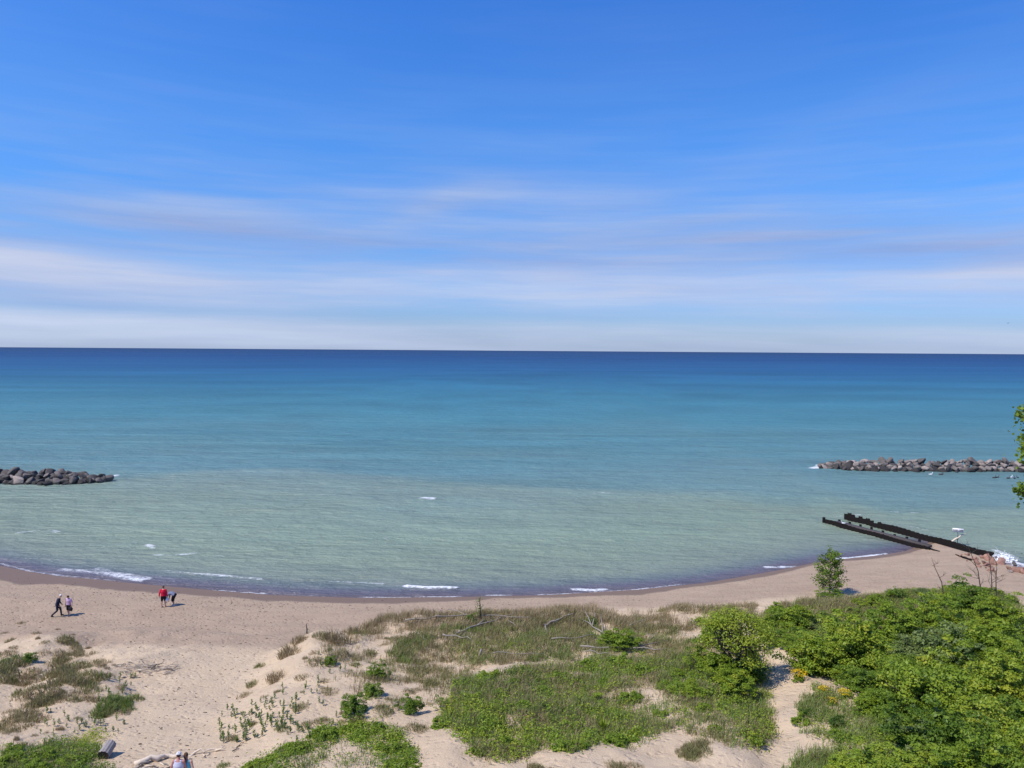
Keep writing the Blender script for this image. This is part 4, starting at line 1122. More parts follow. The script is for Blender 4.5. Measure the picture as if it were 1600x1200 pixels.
T1 = [(407, 1042, 22, 'green', 'grey green tuft alone on the sand slope, upper of two left of the dune'), (396, 1070, 24, 'olive', 'olive tuft on the sand slope, lower of two left of the dune'),
      (432, 1060, 34, 'tan', 'rounded tan tuft on the sand right of the olive one'), (455, 1022, 42, 'tan', 'big tan clump at the upper left tip of the dune'), (470, 1002, 30, 'tan', 'tan tuft just above the big tan clump'),
      (384, 1088, 26, 'brown', 'ragged brownish tuft lowest on the left sand slope'), (512, 1082, 30, 'olive', 'olive tuft on the middle slope left of the lowest dark bush'), (474, 1058, 24, 'brown', 'small brownish tuft on bare sand mid slope'),
      (520, 1000, 46, 'tan', 'tan grass clump along the dune shoulder below the beach'), (500, 994, 26, 'olive', 'olive tuft at the left end of the dune shoulder'), (548, 990, 34, 'tan', 'pale tan clump higher on the dune shoulder'), (492, 1034, 34, 'brown', 'brownish tuft under the dune shoulder'),
      (556, 1040, 22, 'green', 'grey green tuft left of the upper dark bush'), (598, 1112, 36, 'olive', 'olive tuft on the sand between the dark bushes'), (470, 1106, 28, 'olive', 'olive tuft above the seedling patch'), (440, 1140, 26, 'green', 'grey green round tuft beside the seedling patch'),
      (362, 1155, 22, 'olive', 'olive tuft below the seedling patch'), (504, 1128, 26, 'olive', 'olive tuft above the leafy bank'), (352, 1198, 24, 'green', 'grey green tuft at the bottom edge near the pale log'), (480, 1136, 30, 'olive', 'olive tuft at the left end of the leafy bank top'),
      (530, 1022, 30, 'brown', 'brownish tuft on the upper slope near the small dark bush'), (575, 1022, 30, 'olive', 'olive tuft at the top of the slope above the dark bushes'), (650, 1140, 40, 'olive', 'olive tuft on the sand right of the leafy bank'), (560, 1128, 34, 'olive', 'olive tuft in front of the lowest dark bush'),
      (715, 1068, 30, 'green', 'grey green tuft at the left margin of the leafy field'), (672, 1072, 36, 'olive', 'olive tuft on the sand saddle left of the field'), (740, 1046, 40, 'brown', 'brownish tuft below the bright leafy patch'), (655, 1050, 44, 'brown', 'brownish tuft under the dune plateau'),
      (508, 1064, 20, 'brown', 'thin brownish tuft above the middle slope olive one')]
for a, b_, w_, k, lab in T1: tuft(a, b_ , w_, k, lab, 'grass tufts on the dune slope')
for (cx, cy, sx, sy, n, k, reg, w0) in [(1086, 1176, 34, 14, 26, 'olive', 'mound of grass at the bottom left of the path', 26), (972, 1202, 34, 10, 16, 'brown', 'brownish clump at the bottom edge under the leafy field', 26), (840, 1206, 40, 8, 8, 'brown', 'brownish clump at the bottom edge left of the others', 22),
                                          (1276, 1100, 22, 14, 10, 'green', 'grassy bump beside the path below the flowers', 26), (1276, 1202, 34, 20, 18, 'green', 'grassy bank at the bottom right of the path', 34), (1055, 1208, 12, 8, 4, 'olive', 'small clump at the bottom edge right of centre', 22),
                                          (1296, 942, 26, 7, 16, 'olive', 'grass at the foot of the lone leafy sapling', 20), (1240, 948, 22, 6, 10, 'tan', 'dry grass on the beach edge left of the lone sapling', 20), (1360, 945, 40, 6, 10, 'tan', 'dry grass on the beach edge right of the lone sapling', 22),
                                          (1080, 952, 14, 6, 6, 'brown', 'brown grass on the crest left of the gnarled tree', 18), (895, 960, 36, 8, 14, 'brown', 'brown grass on the middle of the dune crest', 22), (985, 972, 40, 6, 14, 'olive', 'olive grass mat on the crest sand patch', 24),
                                          (640, 1002, 26, 6, 8, 'olive', 'olive grass left on the dune plateau', 26)]:
    for i in range(int(n * .5 + .5)):
        tuft(cx + random.gauss(0, sx * .5), cy + random.gauss(0, sy * .5), w0 * 1.2 * random.uniform(.7, 1.2), k if random.random() < .8 else 'olive', '%s tuft in the %s' % ('grass', reg), reg)
# left patches
LP = [('olive', 8, 1050, 22, 34, 9, 'green patch cut by the left edge', 30), ('green', 12, 1040, 14, 14, 5, 'green patch cut by the left edge', 30), ('brown', 42, 1070, 26, 18, 12, 'brownish patch right of the left edge green one', 30), ('olive', 95, 1058, 30, 18, 16, 'largest olive patch on the left sand', 34), ('olive', 130, 1066, 30, 12, 12, 'largest olive patch on the left sand', 32),
      ('brown', 108, 1088, 26, 7, 9, 'long brownish patch below the largest olive one', 24), ('olive', 68, 1100, 26, 9, 9, 'middle olive patch near the left edge', 28), ('brown', 28, 1122, 30, 14, 14, 'dark brownish patch at the lower left', 30), ('brown', 8, 1136, 16, 10, 6, 'dark brownish patch at the lower left', 28),
      ('green', 176, 1100, 24, 14, 18, 'grey green patch beside the stick pile', 28), ('green', 172, 1110, 22, 10, 8, 'grey green patch beside the stick pile', 26), ('brown', 112, 1016, 22, 14, 9, 'sparse brown clumps at the top of the left sand', 24), ('brown', 150, 1038, 12, 8, 5, 'brown clumps just left of the stick pile', 22), ('brown', 86, 1024, 14, 8, 4, 'brown clumps right of the lone green bush', 22), ('brown', 142, 1096, 8, 6, 3, 'small brown clump left of the grey green patch', 22)]
for k, cx, cy, sx, sy, n, reg, w0 in LP:
    for i in range(int(n * .85 + .5)):
        tuft(cx + random.gauss(0, sx * .6), cy + random.gauss(0, sy * .6), w0 * 1.1 * random.uniform(.7, 1.2), k if random.random() < .75 else random.choice(['olive', 'brown']), 'grass tuft in the %s' % reg, reg)
for a, b_, w_, lab in [(32, 974, 14, 'small brown tuft alone near the top of the left sand'), (6, 990, 12, 'brown tuft at the left edge below the walkers'), (56, 989, 13, 'faint brown tuft right below the one near the top'), (90, 984, 8, 'tiny brown tuft below the walking pair'), (69, 1004, 14, 'thin brown tuft above the lone green bush'), (114, 992, 9, 'tiny tuft on the sand right of the walkers shadow'), (120, 1124, 14, 'small olive tuft on the sand above the yellowish patch'), (32, 1165, 20, 'small round tuft above the bottom left green corner'), (178, 1040, 9, 'tiny brown tuft at the left of the stick pile')]:
    tuft(a, b_, w_, 'brown', lab, 'lone tufts on the left sand')

# ------------------------------------------------------------------ seedlings standing singly in the sand
def seedling_mesh(seed):
    r = np.random.default_rng(seed); h = .34; m_ = 26; z = r.uniform(.03, h, m_); a = r.uniform(0, 6.28, m_); n = 5
    # leaves reach from the stem outwards so the plant is one piece
    d_ = np.stack([np.cos(a) * .8, np.sin(a) * .8, r.uniform(.3, .8, m_)], 1); L = .13 * (1.2 - z / h * .7) * r.uniform(.7, 1.2, m_); s_ = np.stack([-np.sin(a), np.cos(a), np.zeros(m_)], 1) * .028
    b_ = np.stack([np.zeros(m_), np.zeros(m_), z], 1); mid = b_ + d_ * (L * .55)[:, None]; tip = b_ + d_ * L[:, None] - np.array([0, 0, .015])
    V = np.stack([b_, mid - s_, tip, mid + s_], 1).reshape(-1, 3); mb = MB(); t_ = np.repeat(np.clip(r.normal(.40, .1, m_), 0, 1), 4)
    mb.add(V, [np.arange(m_ * 4).reshape(-1, 4)], t_); mb.tube([(0, 0, -.06), (.004, 0, h * .5), (0, 0, h)], [.014, .012, .006], 4, tint=.3)
    return mb.mesh('seedling', LEAF if seed % 3 else SILVER)


SEED = [seedling_mesh(i) for i in range(5)]
for (poly, n, lab, grp) in [([(332, 1140), (345, 1112), (385, 1098), (455, 1095), (470, 1120), (420, 1150), (380, 1165), (345, 1165)], 105, 'small upright seedling in the loose patch on the sand left of the leafy bank', 'seedlings left of the leafy bank'),
                            ([(140, 1060), (215, 1055), (205, 1130), (185, 1160), (110, 1150), (95, 1130), (150, 1125), (150, 1080)], 58, 'small upright seedling on the sand around the grey green grass patch', 'seedlings round the grey green patch'),
                            ([(60, 1110), (120, 1108), (110, 1150), (40, 1150)], 14, 'small seedling on the bare sand above the yellowish patch', 'seedlings above the yellowish patch'),
                            ([(420, 1075), (500, 1060), (520, 1100), (440, 1120)], 16, 'small seedling on the sand slope above the seedling patch', 'seedlings on the slope'),
                            ([(480, 1040), (500, 1022), (545, 1050), (530, 1060)], 14, 'dark seedling in the cluster under the small dark bush', 'seedlings under the small dark bush'),
                            ([(440, 1130), (540, 1110), (540, 1140), (450, 1165)], 22, 'small pale seedling along the upper edge of the leafy bank', 'seedlings along the bank')]:
    k = 0
    while k < n:
        a = random.uniform(min(q[0] for q in poly), max(q[0] for q in poly)); b_ = random.uniform(min(q[1] for q in poly), max(q[1] for q in poly))
        if not inside(poly, np.array([a]), np.array([b_]))[0]: continue
        k += 1; s = random.uniform(.6, 1.15)
        tag(obj('seedling', random.choice(SEED), None, hit(a, b_), (0, 0, random.uniform(0, 6.3)), (s, s, s * random.uniform(.8, 1.25))), lab, 'seedling', grp)

# light green low bushes in the leafy field and on its lower edge
LB = [(742, 1098), (735, 1112), (760, 1132), (775, 1105), (752, 1150), (790, 1165), (745, 1175), (800, 1180), (832, 1168), (868, 1152), (890, 1140), (905, 1128), (850, 1085), (848, 1072), (800, 1070), (762, 1062), (880, 1062), (920, 1045), (975, 1040), (1010, 1055), (1060, 1060), (1045, 1075), (925, 1098), (918, 1118), (985, 1095),
      (930, 1150), (960, 1160), (985, 1160), (880, 1172), (905, 1168), (1000, 1148), (1080, 1080), (1100, 1110), (1130, 1105), (1060, 1050), (1085, 1058), (1030, 1118), (1120, 1140), (1180, 1160), (690, 1135), (820, 1110), (780, 1085), (860, 1125), (830, 1140), (945, 1075)]
for i, (a, b_) in enumerate(LB):
    low = b_ > 1140; lab = 'low yellow green bush on the %s' % ('lower edge of the leafy field above the bottom sand' if low else 'left flank of the leafy field' if a < 800 else 'middle of the leafy field' if a < 960 else 'right half of the leafy field, left of the path')
    pplant('low', a, b_, random.uniform(24, 42), lab, hs=random.uniform(.7, 1.1), group=lab, name='low_bush', cat='bush')

for i, (a, b_) in enumerate([(430, 1187), (455, 1175), (472, 1167), (500, 1153), (522, 1146), (547, 1140), (590, 1142), (618, 1154), (634, 1172), (642, 1195), (560, 1152), (602, 1172), (614, 1196), (400, 1200), (630, 1210)]):
    pplant('low', a, b_, random.uniform(26, 44), 'low leafy bush in the green band along the top of the bottom bank' if a < 560 else 'low leafy bush at the right shoulder of the bank at the bottom centre', hs=random.uniform(.7, 1.0), group='low bushes on the bank, %s' % ('top' if a < 560 else 'right'), name='low_bush', cat='bush')
for i, (a, b_, w_) in enumerate([(16, 1192, 44), (44, 1198, 40), (74, 1182, 40), (102, 1192, 40), (132, 1186, 30), (20, 1172, 30), (58, 1206, 44), (120, 1204, 40)]):
    pplant('low', a, b_, w_, 'low bright green bush in the bottom left corner below the sand', hs=random.uniform(.7, 1.0), group='low bushes in the bottom left corner', name='low_bush', cat='bush')
for poly, n, lab in (([(0, 975), (130, 988), (215, 1060), (215, 1130), (120, 1150), (0, 1165)], 30, 'small brownish grass tuft scattered on the sand at the left'), ([(385, 1050), (480, 990), (620, 985), (700, 1060), (690, 1110), (560, 1130), (440, 1150), (350, 1160)], 34, 'small grass tuft scattered on the bare slope of the central dune')):
    k = 0
    while k < n:
        a = random.uniform(0, 720); b_ = random.uniform(970, 1170)
        if inside(poly, np.array([a]), np.array([b_]))[0]: k += 1; tuft(a, b_, random.uniform(8, 19), random.choice(['brown', 'brown', 'olive', 'tan']), lab, lab)

# spiky yucca-like plant
p = hit(942, 1142); r = np.random.default_rng(3); Vs = []; n = 46
root = obj('spiky_plant', None, None, p); tag(root, 'spiky rosette plant with long pale green leaves in the leafy field', 'plant')
a = r.uniform(0, 6.28, n); e_ = r.uniform(.2, 1.4, n); L = r.uniform(.5, .85, n)
d_ = np.stack([np.cos(a) * np.cos(e_), np.sin(a) * np.cos(e_), np.sin(e_)], 1); s_ = np.stack([-np.sin(a), np.cos(a), np.zeros(n)], 1) * .035
V = np.stack([-s_, d_ * (L * .5)[:, None] - s_ * 1.1, d_ * L[:, None] - np.array([0, 0, .05]), d_ * (L * .5)[:, None] + s_ * 1.1], 1).reshape(-1, 3)
obj('leaves', leaf_mesh('leaves', [V], [np.repeat(np.clip(r.normal(.86, .06, n), 0, 1), 4)], LEAF), root)
mb = MB(); mb.tube([(0, 0, -.1), (0, 0, .12)], [.06, .04], 6); obj('stem', mb.mesh('stem', mBark), root)

# yellow flowering plants by the path
for (a, b_, w_, lab) in [(1248, 1062, 24, 'yellow flowering plant nearest the path head'), (1287, 1082, 16, 'yellow flowering plant, middle of the three'), (1320, 1090, 20, 'yellow flowering plant furthest from the path'), (1300, 1101, 18, 'greenish yellow flowering plant lowest of the group')]:
    p = hit(a, b_); s = w_ * .5 / pxm(p) / .8; root = plant('low', p, w_ * .5 / pxm(p), lab, cat='flowers', group='yellow flowers beside the thicket', name='flowering_plant')
    r = np.random.default_rng(int(a)); n = 210 if 'greenish' not in lab else 70; q = np.sqrt(r.uniform(0, 1, n)) * .85; t_ = r.uniform(0, 6.28, n)
    pos = np.stack([q * np.cos(t_), q * np.sin(t_), .74 + .36 * (1 - q) + r.normal(0, .09, n)], 1); l = .15 * r.uniform(.7, 1.3, n)
    obj('flowers', leaf_mesh('flowers', [leaf_arrays(pos, r.normal(0, .4, (n, 3)) + np.array([0, -.3, 1]), l, l * .9, r)], [np.repeat(r.uniform(0, 1, n), 4)], YELLOW), root)

# ------------------------------------------------------------------ driftwood
def branch(pts, r0, mat, label, forks=(), group='bleached branches on the dune', lift=.1, name='driftwood_branch'):
    W = [np.array(hit(a, b_)) for a, b_ in pts]; o_ = W[0].copy(); mb = MB(); n = len(W)
    # finer path with a little crookedness
    r = np.random.default_rng(int(pts[0][0] * 7 + pts[0][1])); Q = []
    for i in range(n - 1):
        for f in (0, .34, .67): Q.append(W[i] * (1 - f) + W[i + 1] * f)
    Q.append(W[-1]); Q = np.array(Q); Q += r.normal(0, .05, Q.shape); Q[:, 2] += lift
    rad = r0 * .74 * np.linspace(1, .35, len(Q)) * r.uniform(.75, 1.2, len(Q)); mb.tube(Q - o_, list(rad), 6)
    for (i, a, b_, up_) in forks:
        e = np.array(hit(a, b_)) + np.array([0, 0, up_]); s_ = W[i] + np.array([0, 0, lift]); mb.tube([s_ - o_, (s_ + e) / 2 - o_ + np.array([.03, .02, .05]), e - o_], [r0 * .6, r0 * .4, r0 * .15], 5)
    return tag(obj(name, mb.mesh(name, mat), None, tuple(o_)), label, 'driftwood', group)


branch([(632, 976), (680, 971), (730, 968), (780, 970), (830, 973)], .085, mDead, 'longest bleached branch, lying level along the dune crest', [(1, 690, 958, .3), (2, 700, 957, .3)], lift=.35)
branch([(714, 996), (745, 985), (775, 976), (808, 961)], .085, mDead, 'bleached branch slanting up to the right over the level one', [(1, 760, 972, .25)], lift=.35)
branch([(852, 983), (875, 974), (896, 966)], .13, mDead, 'thick bleached log end slanting on the crest', [(0, 853, 1000, .1)], lift=.35)
branch([(942, 996), (925, 984), (905, 966)], .085, mDead, 'forked bleached branch with tips spread upwards left of the rounded bush', [(1, 930, 968, .5), (0, 938, 972, .6), (1, 912, 962, .5)], lift=.25)
branch([(862, 1005), (900, 1003), (930, 998)], .07, mDead, 'pale branch in grass left of the forked one', lift=.3)
branch([(655, 994), (662, 1000), (668, 1004)], .1, mDead, 'short pale log on the sand lip at the plateau left end', lift=.15)
branch([(690, 999), (712, 1001), (740, 1005)], .09, mDead, 'pale log above the bright leafy patch', lift=.3)
branch([(905, 1017), (945, 1018), (990, 1019), (1038, 1022)], .085, mDead, 'long bleached branch lying in front of the rounded bush', [(2, 1045, 1008, .3)], lift=.3)
branch([(985, 983), (1005, 975), (1022, 967)], .05, mDead, 'thin bleached branch slanting right of the rounded bush', lift=.35)
branch([(1000, 983), (1022, 980), (1048, 980)], .05, mDead, 'thin level branch on the sand right of the rounded bush', lift=.2)
branch([(795, 975), (805, 984), (818, 993)], .055, mDead, 'short bleached branch falling right of the crossing branches', lift=.3)
branch([(770, 1026), (800, 1027), (850, 1029)], .05, mDead, 'thin branch half hidden in green below the bright patch', lift=.3)
branch([(915, 1026), (935, 1027), (960, 1031)], .05, mDead, 'short branch in the grass under the long front branch', lift=.3)
p = hit(749, 1028); mb = MB(); mb.tube([(0, 0, -.2), (.05, 0, .3), (.12, 0, .58)], [.09, .08, .05], 7); tag(obj('tree_stump', mb.mesh('tree_stump', mDead), None, p), 'short pale upright stump in the bright leafy patch', 'stump')
# curved white branch propped by the sign
W = [np.array(hit(1482, 852)), None]; o_ = W[0]; mb = MB()
mb.tube([(0, 0, -.1), (.25, -.05, .35), (.8, 0, .75), (1.2, 0, .95), (1.55, .05, 1.25), (2.05, .05, 1.36)], [.17, .13, .11, .09, .075, .04], 8)
mb.tube([(.8, 0, .75), (1.0, .05, .72), (1.25, .1, .74)], [.07, .05, .03], 6)
tag(obj('driftwood_branch', mb.mesh('driftwood_branch', mPale), None, tuple(o_)), 'curved white branch propped on the sheet wall beside the sign', 'driftwood')
# long pale log in front of the couple
branch([(211, 1196), (236, 1190), (262, 1185), (290, 1183)], .23, mPale, 'thick pale log lying behind the couple at the bottom edge', group='pale logs by the couple', name='driftwood_log', lift=.1)
branch([(288, 1182), (310, 1178), (336, 1175), (348, 1170)], .08, mPale, 'thinner pale log continuing right of the couple', [(2, 352, 1174, .05)], group='pale logs by the couple', name='driftwood_log', lift=.06)
branch([(316, 1186), (324, 1181), (330, 1177)], .05, mPale, 'short pale stick on the sand right of the couple', group='pale logs by the couple', lift=.05)
branch([(212, 1200), (222, 1196), (232, 1193)], .09, mDead, 'short grey log under the left end of the thick pale log', group='pale logs by the couple', lift=.05)
for i in range(46):
    a = random.uniform(214, 292); b_ = 1203 - (a - 214) * .12 + random.uniform(-4, 12); p = hit(a, b_); L = random.uniform(.12, .45); an = random.uniform(-.9, .9); mb = MB()
    mb.tube([(-L / 2 * math.cos(an), -L / 2 * math.sin(an), .03), (0, 0, .05), (L / 2 * math.cos(an), L / 2 * math.sin(an), .03)], [.03, .035, .015], 5)
    tag(obj('driftwood_stick', mb.mesh('driftwood_stick', random.choice([mPale, mDead, mDStick])), None, p), 'splintered stick in the debris beside the thick pale log', 'stick', 'sticks beside the pale log')
# the stick pile on the beach
for i in range(66):
    c = random.choice([(202, 1046, 14, 6), (255, 1048, 15, 5), (236, 1046, 18, 6), (255, 1046, 12, 5)]); a = random.gauss(c[0], c[2]); b_ = random.gauss(c[1], c[3]); p = hit(a, b_); L = random.uniform(.25, 1.1); an = random.gauss(.25, .45); mb = MB(); e = random.uniform(0, .12)
    mb.tube([(-L / 2 * math.cos(an), -L / 2 * math.sin(an), .03), (random.gauss(0, .03), random.gauss(0, .05), .05 + e), (L / 2 * math.cos(an), L / 2 * math.sin(an), .03 + e)], [.016, .02, .009], 5)
    tag(obj('driftwood_stick', mb.mesh('driftwood_stick', random.choices([mPale, mDead, mDStick], [6, 4, 1])[0]), None, p), 'thin stick in the scattered driftwood pile on the open sand', 'stick', 'sticks of the driftwood pile')
branch([(189, 1060), (203, 1058), (218, 1056)], .055, mPale, 'straight pale stick at the lower left of the driftwood pile', group='larger sticks of the pile', lift=.05)
branch([(236, 1047), (248, 1041), (257, 1037)], .05, mDStick, 'straight dark stick topping the right of the driftwood pile', group='larger sticks of the pile', lift=.1)
branch([(224, 1038), (232, 1041)], .04, mPale, 'short white stick at the top of the driftwood pile', group='larger sticks of the pile', lift=.05)
branch([(188, 1041), (198, 1039), (206, 1036)], .035, mDStick, 'thin dark stick at the top left of the driftwood pile', group='larger sticks of the pile', lift=.05)
branch([(270, 1082), (278, 1076), (284, 1070)], .035, mDStick, 'lone dark twig on the sand right below the pile', group='larger sticks of the pile', lift=.04)
branch([(366, 1175), (372, 1168), (380, 1160)], .04, mDStick, 'dark twig leaning by the seedling patch', group='larger sticks of the pile', lift=.06)
branch([(30, 967), (38, 969), (46, 968)], .035, mPale, 'small white stick on the sand left of the walkers', group='larger sticks of the pile', lift=.03)
# dark flecks of wrack on the sand
WR = MB()
for i in range(520):
    a = random.uniform(0, 1000); 
    if i % 3 == 0: b_ = np.interp(a, [0, 150, 400, 700, 1000], [905, 925, 945, 948, 938]) + random.gauss(0, 5)
    elif i % 3 == 1: a = random.uniform(200, 420); b_ = random.uniform(960, 1190)
    else: a = random.uniform(0, 450); b_ = random.uniform(925, 985)
    x, y, z = hit(a, b_)
    s = random.uniform(.015, .04); an = random.uniform(-.5, .5)
    WR.box((x, y, z + .012), (s * random.uniform(1.5, 5), s, .03), (0, 0, an))
mWr, nt, b, o = new_mat('beach_wrack'); b.inputs['Base Color'].default_value = (.07, .05, .04, 1); b.inputs['Roughness'].default_value = .95
tag(obj('beach_wrack', WR.mesh('beach_wrack', mWr)), 'dark flecks of driftwood crumbs and weed strewn over the sand', 'wrack', kind='stuff')

# cut log piece at the bottom left
p = np.array(hit(165, 1184)); root = obj('cut_log', None, None, tuple(p), (0, 0, R(3)), (.82, .82, .82)); tag(root, 'short cut log section with furrowed grey bark and a dark end at the bottom left', 'log')
mb = MB(); Vl = []; k = 44; nl = 7
for i in range(nl):
    f = i / (nl - 1)
    for j in range(k):
        a = 2 * PI * j / k; rr = .30 * (1 + .10 * math.cos(a * 11) * (1 if j % 2 else .6) + .03 * math.sin(f * 9 + a * 3)) * (1.0 - .06 * f); Vl.append((rr * math.cos(a), f * .95 - .3, rr * math.sin(a)))
q = [(i * k + j, i * k + (j + 1) % k, (i + 1) * k + (j + 1) % k, (i + 1) * k + j) for i in range(nl - 1) for j in range(k)]
Vl = np.array(Vl); ca, sa = math.cos(R(12)), math.sin(R(12)); Vl = np.stack([Vl[:, 0], Vl[:, 1] * ca - Vl[:, 2] * sa, Vl[:, 1] * sa + Vl[:, 2] * ca + .30], 1)
mb.add(Vl, [np.array(q)]); mLB, nt, b, o = new_mat('grey_bark'); tcn = N(nt, 'ShaderNodeTexCoord')
nt.links.new(mixc(nt, noise(nt, tcn.outputs['Object'], 3, 5, .7, (5, 1, 5)), (0.12, 0.10, 0.09), (0.42, 0.37, 0.34)), b.inputs['Base Color']); b.inputs['Roughness'].default_value = .9
obj('bark', mb.mesh('bark', mLB), root)
mb = MB(); E0 = Vl[:k]; mb.add(np.vstack([E0 * .995, E0.mean(0)[None] + np.array([0, .03, 0])]), [np.array([(k, (j + 1) % k, j) for j in range(k)])]); E1 = Vl[-k:]; mb.add(np.vstack([E1 * .999, E1.mean(0)[None]]), [np.array([(k, j, (j + 1) % k) for j in range(k)])])
mCE, nt, b, o = new_mat('dark_cut_wood'); b.inputs['Base Color'].default_value = (.045, .032, .028, 1); b.inputs['Roughness'].default_value = .9
obj('cut_end', mb.mesh('cut_end', mCE), root)

# ------------------------------------------------------------------ water birds
mBd, nt, b, o = new_mat('dark_plumage'); b.inputs['Base Color'].default_value = (.07, .06, .055, 1)
mBw, nt, b, o = new_mat('white_plumage'); b.inputs['Base Color'].default_value = (.75, .75, .74, 1)


def duck(px, py, s, mat, face, label, grp='water birds by the long breakwater'):
    x, y = on_z(px, py); mb = MB()
    mb.tube([(-.42, 0, .16), (-.3, 0, .13), (-.1, 0, .08), (.15, 0, .08), (.3, 0, .1), (.36, 0, .12)], [(.02, .02), (.09, .06), (.17, .12), (.17, .13), (.09, .09), (.03, .03)], 9, side=(0, 1, 0))
    mb.tube([(.26, 0, .1), (.33, 0, .24), (.34, 0, .36), (.36, 0, .44)], [.07, .05, .04, .045], 8, side=(0, 1, 0)); mb.ball((.385, 0, .45), (.075, .055, .055), 9, 6); mb.tube([(.44, 0, .445), (.54, 0, .425)], [(.028, .02), (.022, .008)], 6, side=(0, 1, 0))
    o = obj('water_bird', mb.mesh('water_bird', mat, True), None, (x, y, 0), (0, 0, face), (s, s, s)); return tag(o, label, 'bird', grp)


duck(1454, 742, 1.05, mBw, .2, 'pale water bird on the water left of the dark one below the breakwater')
duck(1470, 742, 1.25, mBd, .1, 'dark water bird beside the pale one below the breakwater')
duck(1553, 747, 1.1, mBd, .3, 'left of the two small dark birds swimming close together'); duck(1558, 746.5, 1.1, mBd, .3, 'right of the two small dark birds swimming close together')
for i, a in enumerate((1575, 1580, 1585, 1590)): duck(a, 747.5 - i % 2, 1.0, mBd if i != 1 else mBw, .2 + i * .4, 'small water bird in the row near the right edge leaves', 'row of water birds near the right edge')
# gull on the outer end of the bay-side wall
q = t2 * 3.0 + n2_ * .1 + np.array(B1); o = duck(1320, 815, .65, mBw, 2.8, 'white gull sitting on the outer part of the shorter sheet wall', 'gulls'); o.location = (q[0], q[1], .62)
# a gull far out over the lake
mb = MB(); mb.tube([(-.25, 0, 0), (0, 0, 0), (.25, 0, .02)], [.02, .07, .03], 7)
for s_ in (-1, 1):
    mb.add([(.08, 0, .03), (-.08, 0, .03), (-.1, s_ * .35, .14), (.08, s_ * .35, .15), (-.12, s_ * .75, .05)], [np.array([(0, 1, 2, 3)]), np.array([(3, 2, 4)])])
tag(obj('gull', mb.mesh('gull', mBd), None, tuple(EYE + ray(1575, 505) * 260), (0, 0, .6), (1.3,) * 3), 'tiny dark gull flying low over the horizon at the right', 'bird')

# ------------------------------------------------------------------ people
def cloth(name, c, r=.85):
    m, nt, b, o = new_mat(name); b.inputs['Base Color'].default_value = (*c, 1); b.inputs['Roughness'].default_value = r; b.inputs['Specular IOR Level'].default_value = .2
    tcn = N(nt, 'ShaderNodeTexCoord'); bump(nt, noise(nt, tcn.outputs['Object'], 14, 3, .6), .02, .5, b); return m


SKIN = cloth('skin', (.46, .27, .20), .6); SKINR = cloth('sunburnt_skin', (.45, .21, .17), .6)


def remesh(me, vox, mat, name, smooth=3):
    o = bpy.data.objects.new('tmp', me); COL.objects.link(o)
    m = o.modifiers.new('r', 'REMESH'); m.mode = 'VOXEL'; m.voxel_size = vox; m.use_smooth_shade = True
    s = o.modifiers.new('s', 'SMOOTH'); s.factor = .5; s.iterations = smooth
    bpy.context.view_layer.update()
    out = bpy.data.meshes.new_from_object(o.evaluated_get(bpy.context.evaluated_depsgraph_get())); out.name = name
    bpy.data.objects.remove(o); out.materials.clear(); out.materials.append(mat); return out


def join_mesh(a, mbx, mat):
    """append the raw pieces of mbx (fingers, features) to mesh a, keeping one mesh"""
    import bmesh
    b_ = mbx.mesh('tmp', mat, True, False); bm = bmesh.new(); bm.from_mesh(a); bm.from_mesh(b_); bm.to_mesh(a); bm.free(); return a


V3 = lambda *a: np.array(a, float)


def std_pose():
    J = dict(pelvis=V3(0, 0, .96), waist=V3(0, 0, 1.10), chest=V3(0, .0, 1.30), collar=V3(0, -.01, 1.45), neck=V3(0, .0, 1.52), head=V3(0, .025, 1.65))
    for s, n in ((-1, 'l'), (1, 'r')):
        J['sh' + n] = V3(.185 * s, -.01, 1.43); J['el' + n] = V3(.245 * s, -.02, 1.14); J['wr' + n] = V3(.255 * s, .06, .89); J['ha' + n] = V3(.255 * s, .09, .80)
        J['hip' + n] = V3(.095 * s, 0, .93); J['kn' + n] = V3(.105 * s, .02, .50); J['an' + n] = V3(.105 * s, -.02, .085); J['to' + n] = V3(.125 * s, .16, .03)
    return J


def fingers(J, n, curl):
    """five separate fingers rooted in the palm"""
    mb = MB(); w = J['wr' + n]; h = J['ha' + n]; d = (h - w) / np.linalg.norm(h - w); s = -1 if n == 'l' else 1
    fwd = V3(0, 1, 0); side = fwd - d * fwd.dot(d); side /= np.linalg.norm(side); inn = np.cross(d, side) * (1 if np.cross(d, side)[0] * s < 0 else -1)
    for k, (o_, L) in enumerate(((.030, .068), (.010, .078), (-.010, .073), (-.030, .056))):
        b = h - d * .006 + side * o_; m1 = b + d * L * .5 + inn * curl * .012; m2 = m1 + d * L * .3 + inn * curl * .022; e = m2 + d * L * .16 + inn * curl * .024
        mb.tube([b - d * .02, b, m1, m2, e], [.0095, .0095, .0085, .0075, .005], 7)
    b = w + d * .035 + side * .03; mb.tube([b, b + side * .022 + d * .025 + inn * .008, b + side * .03 + d * .058 + inn * .014], [.012, .0105, .007], 7)
    return mb


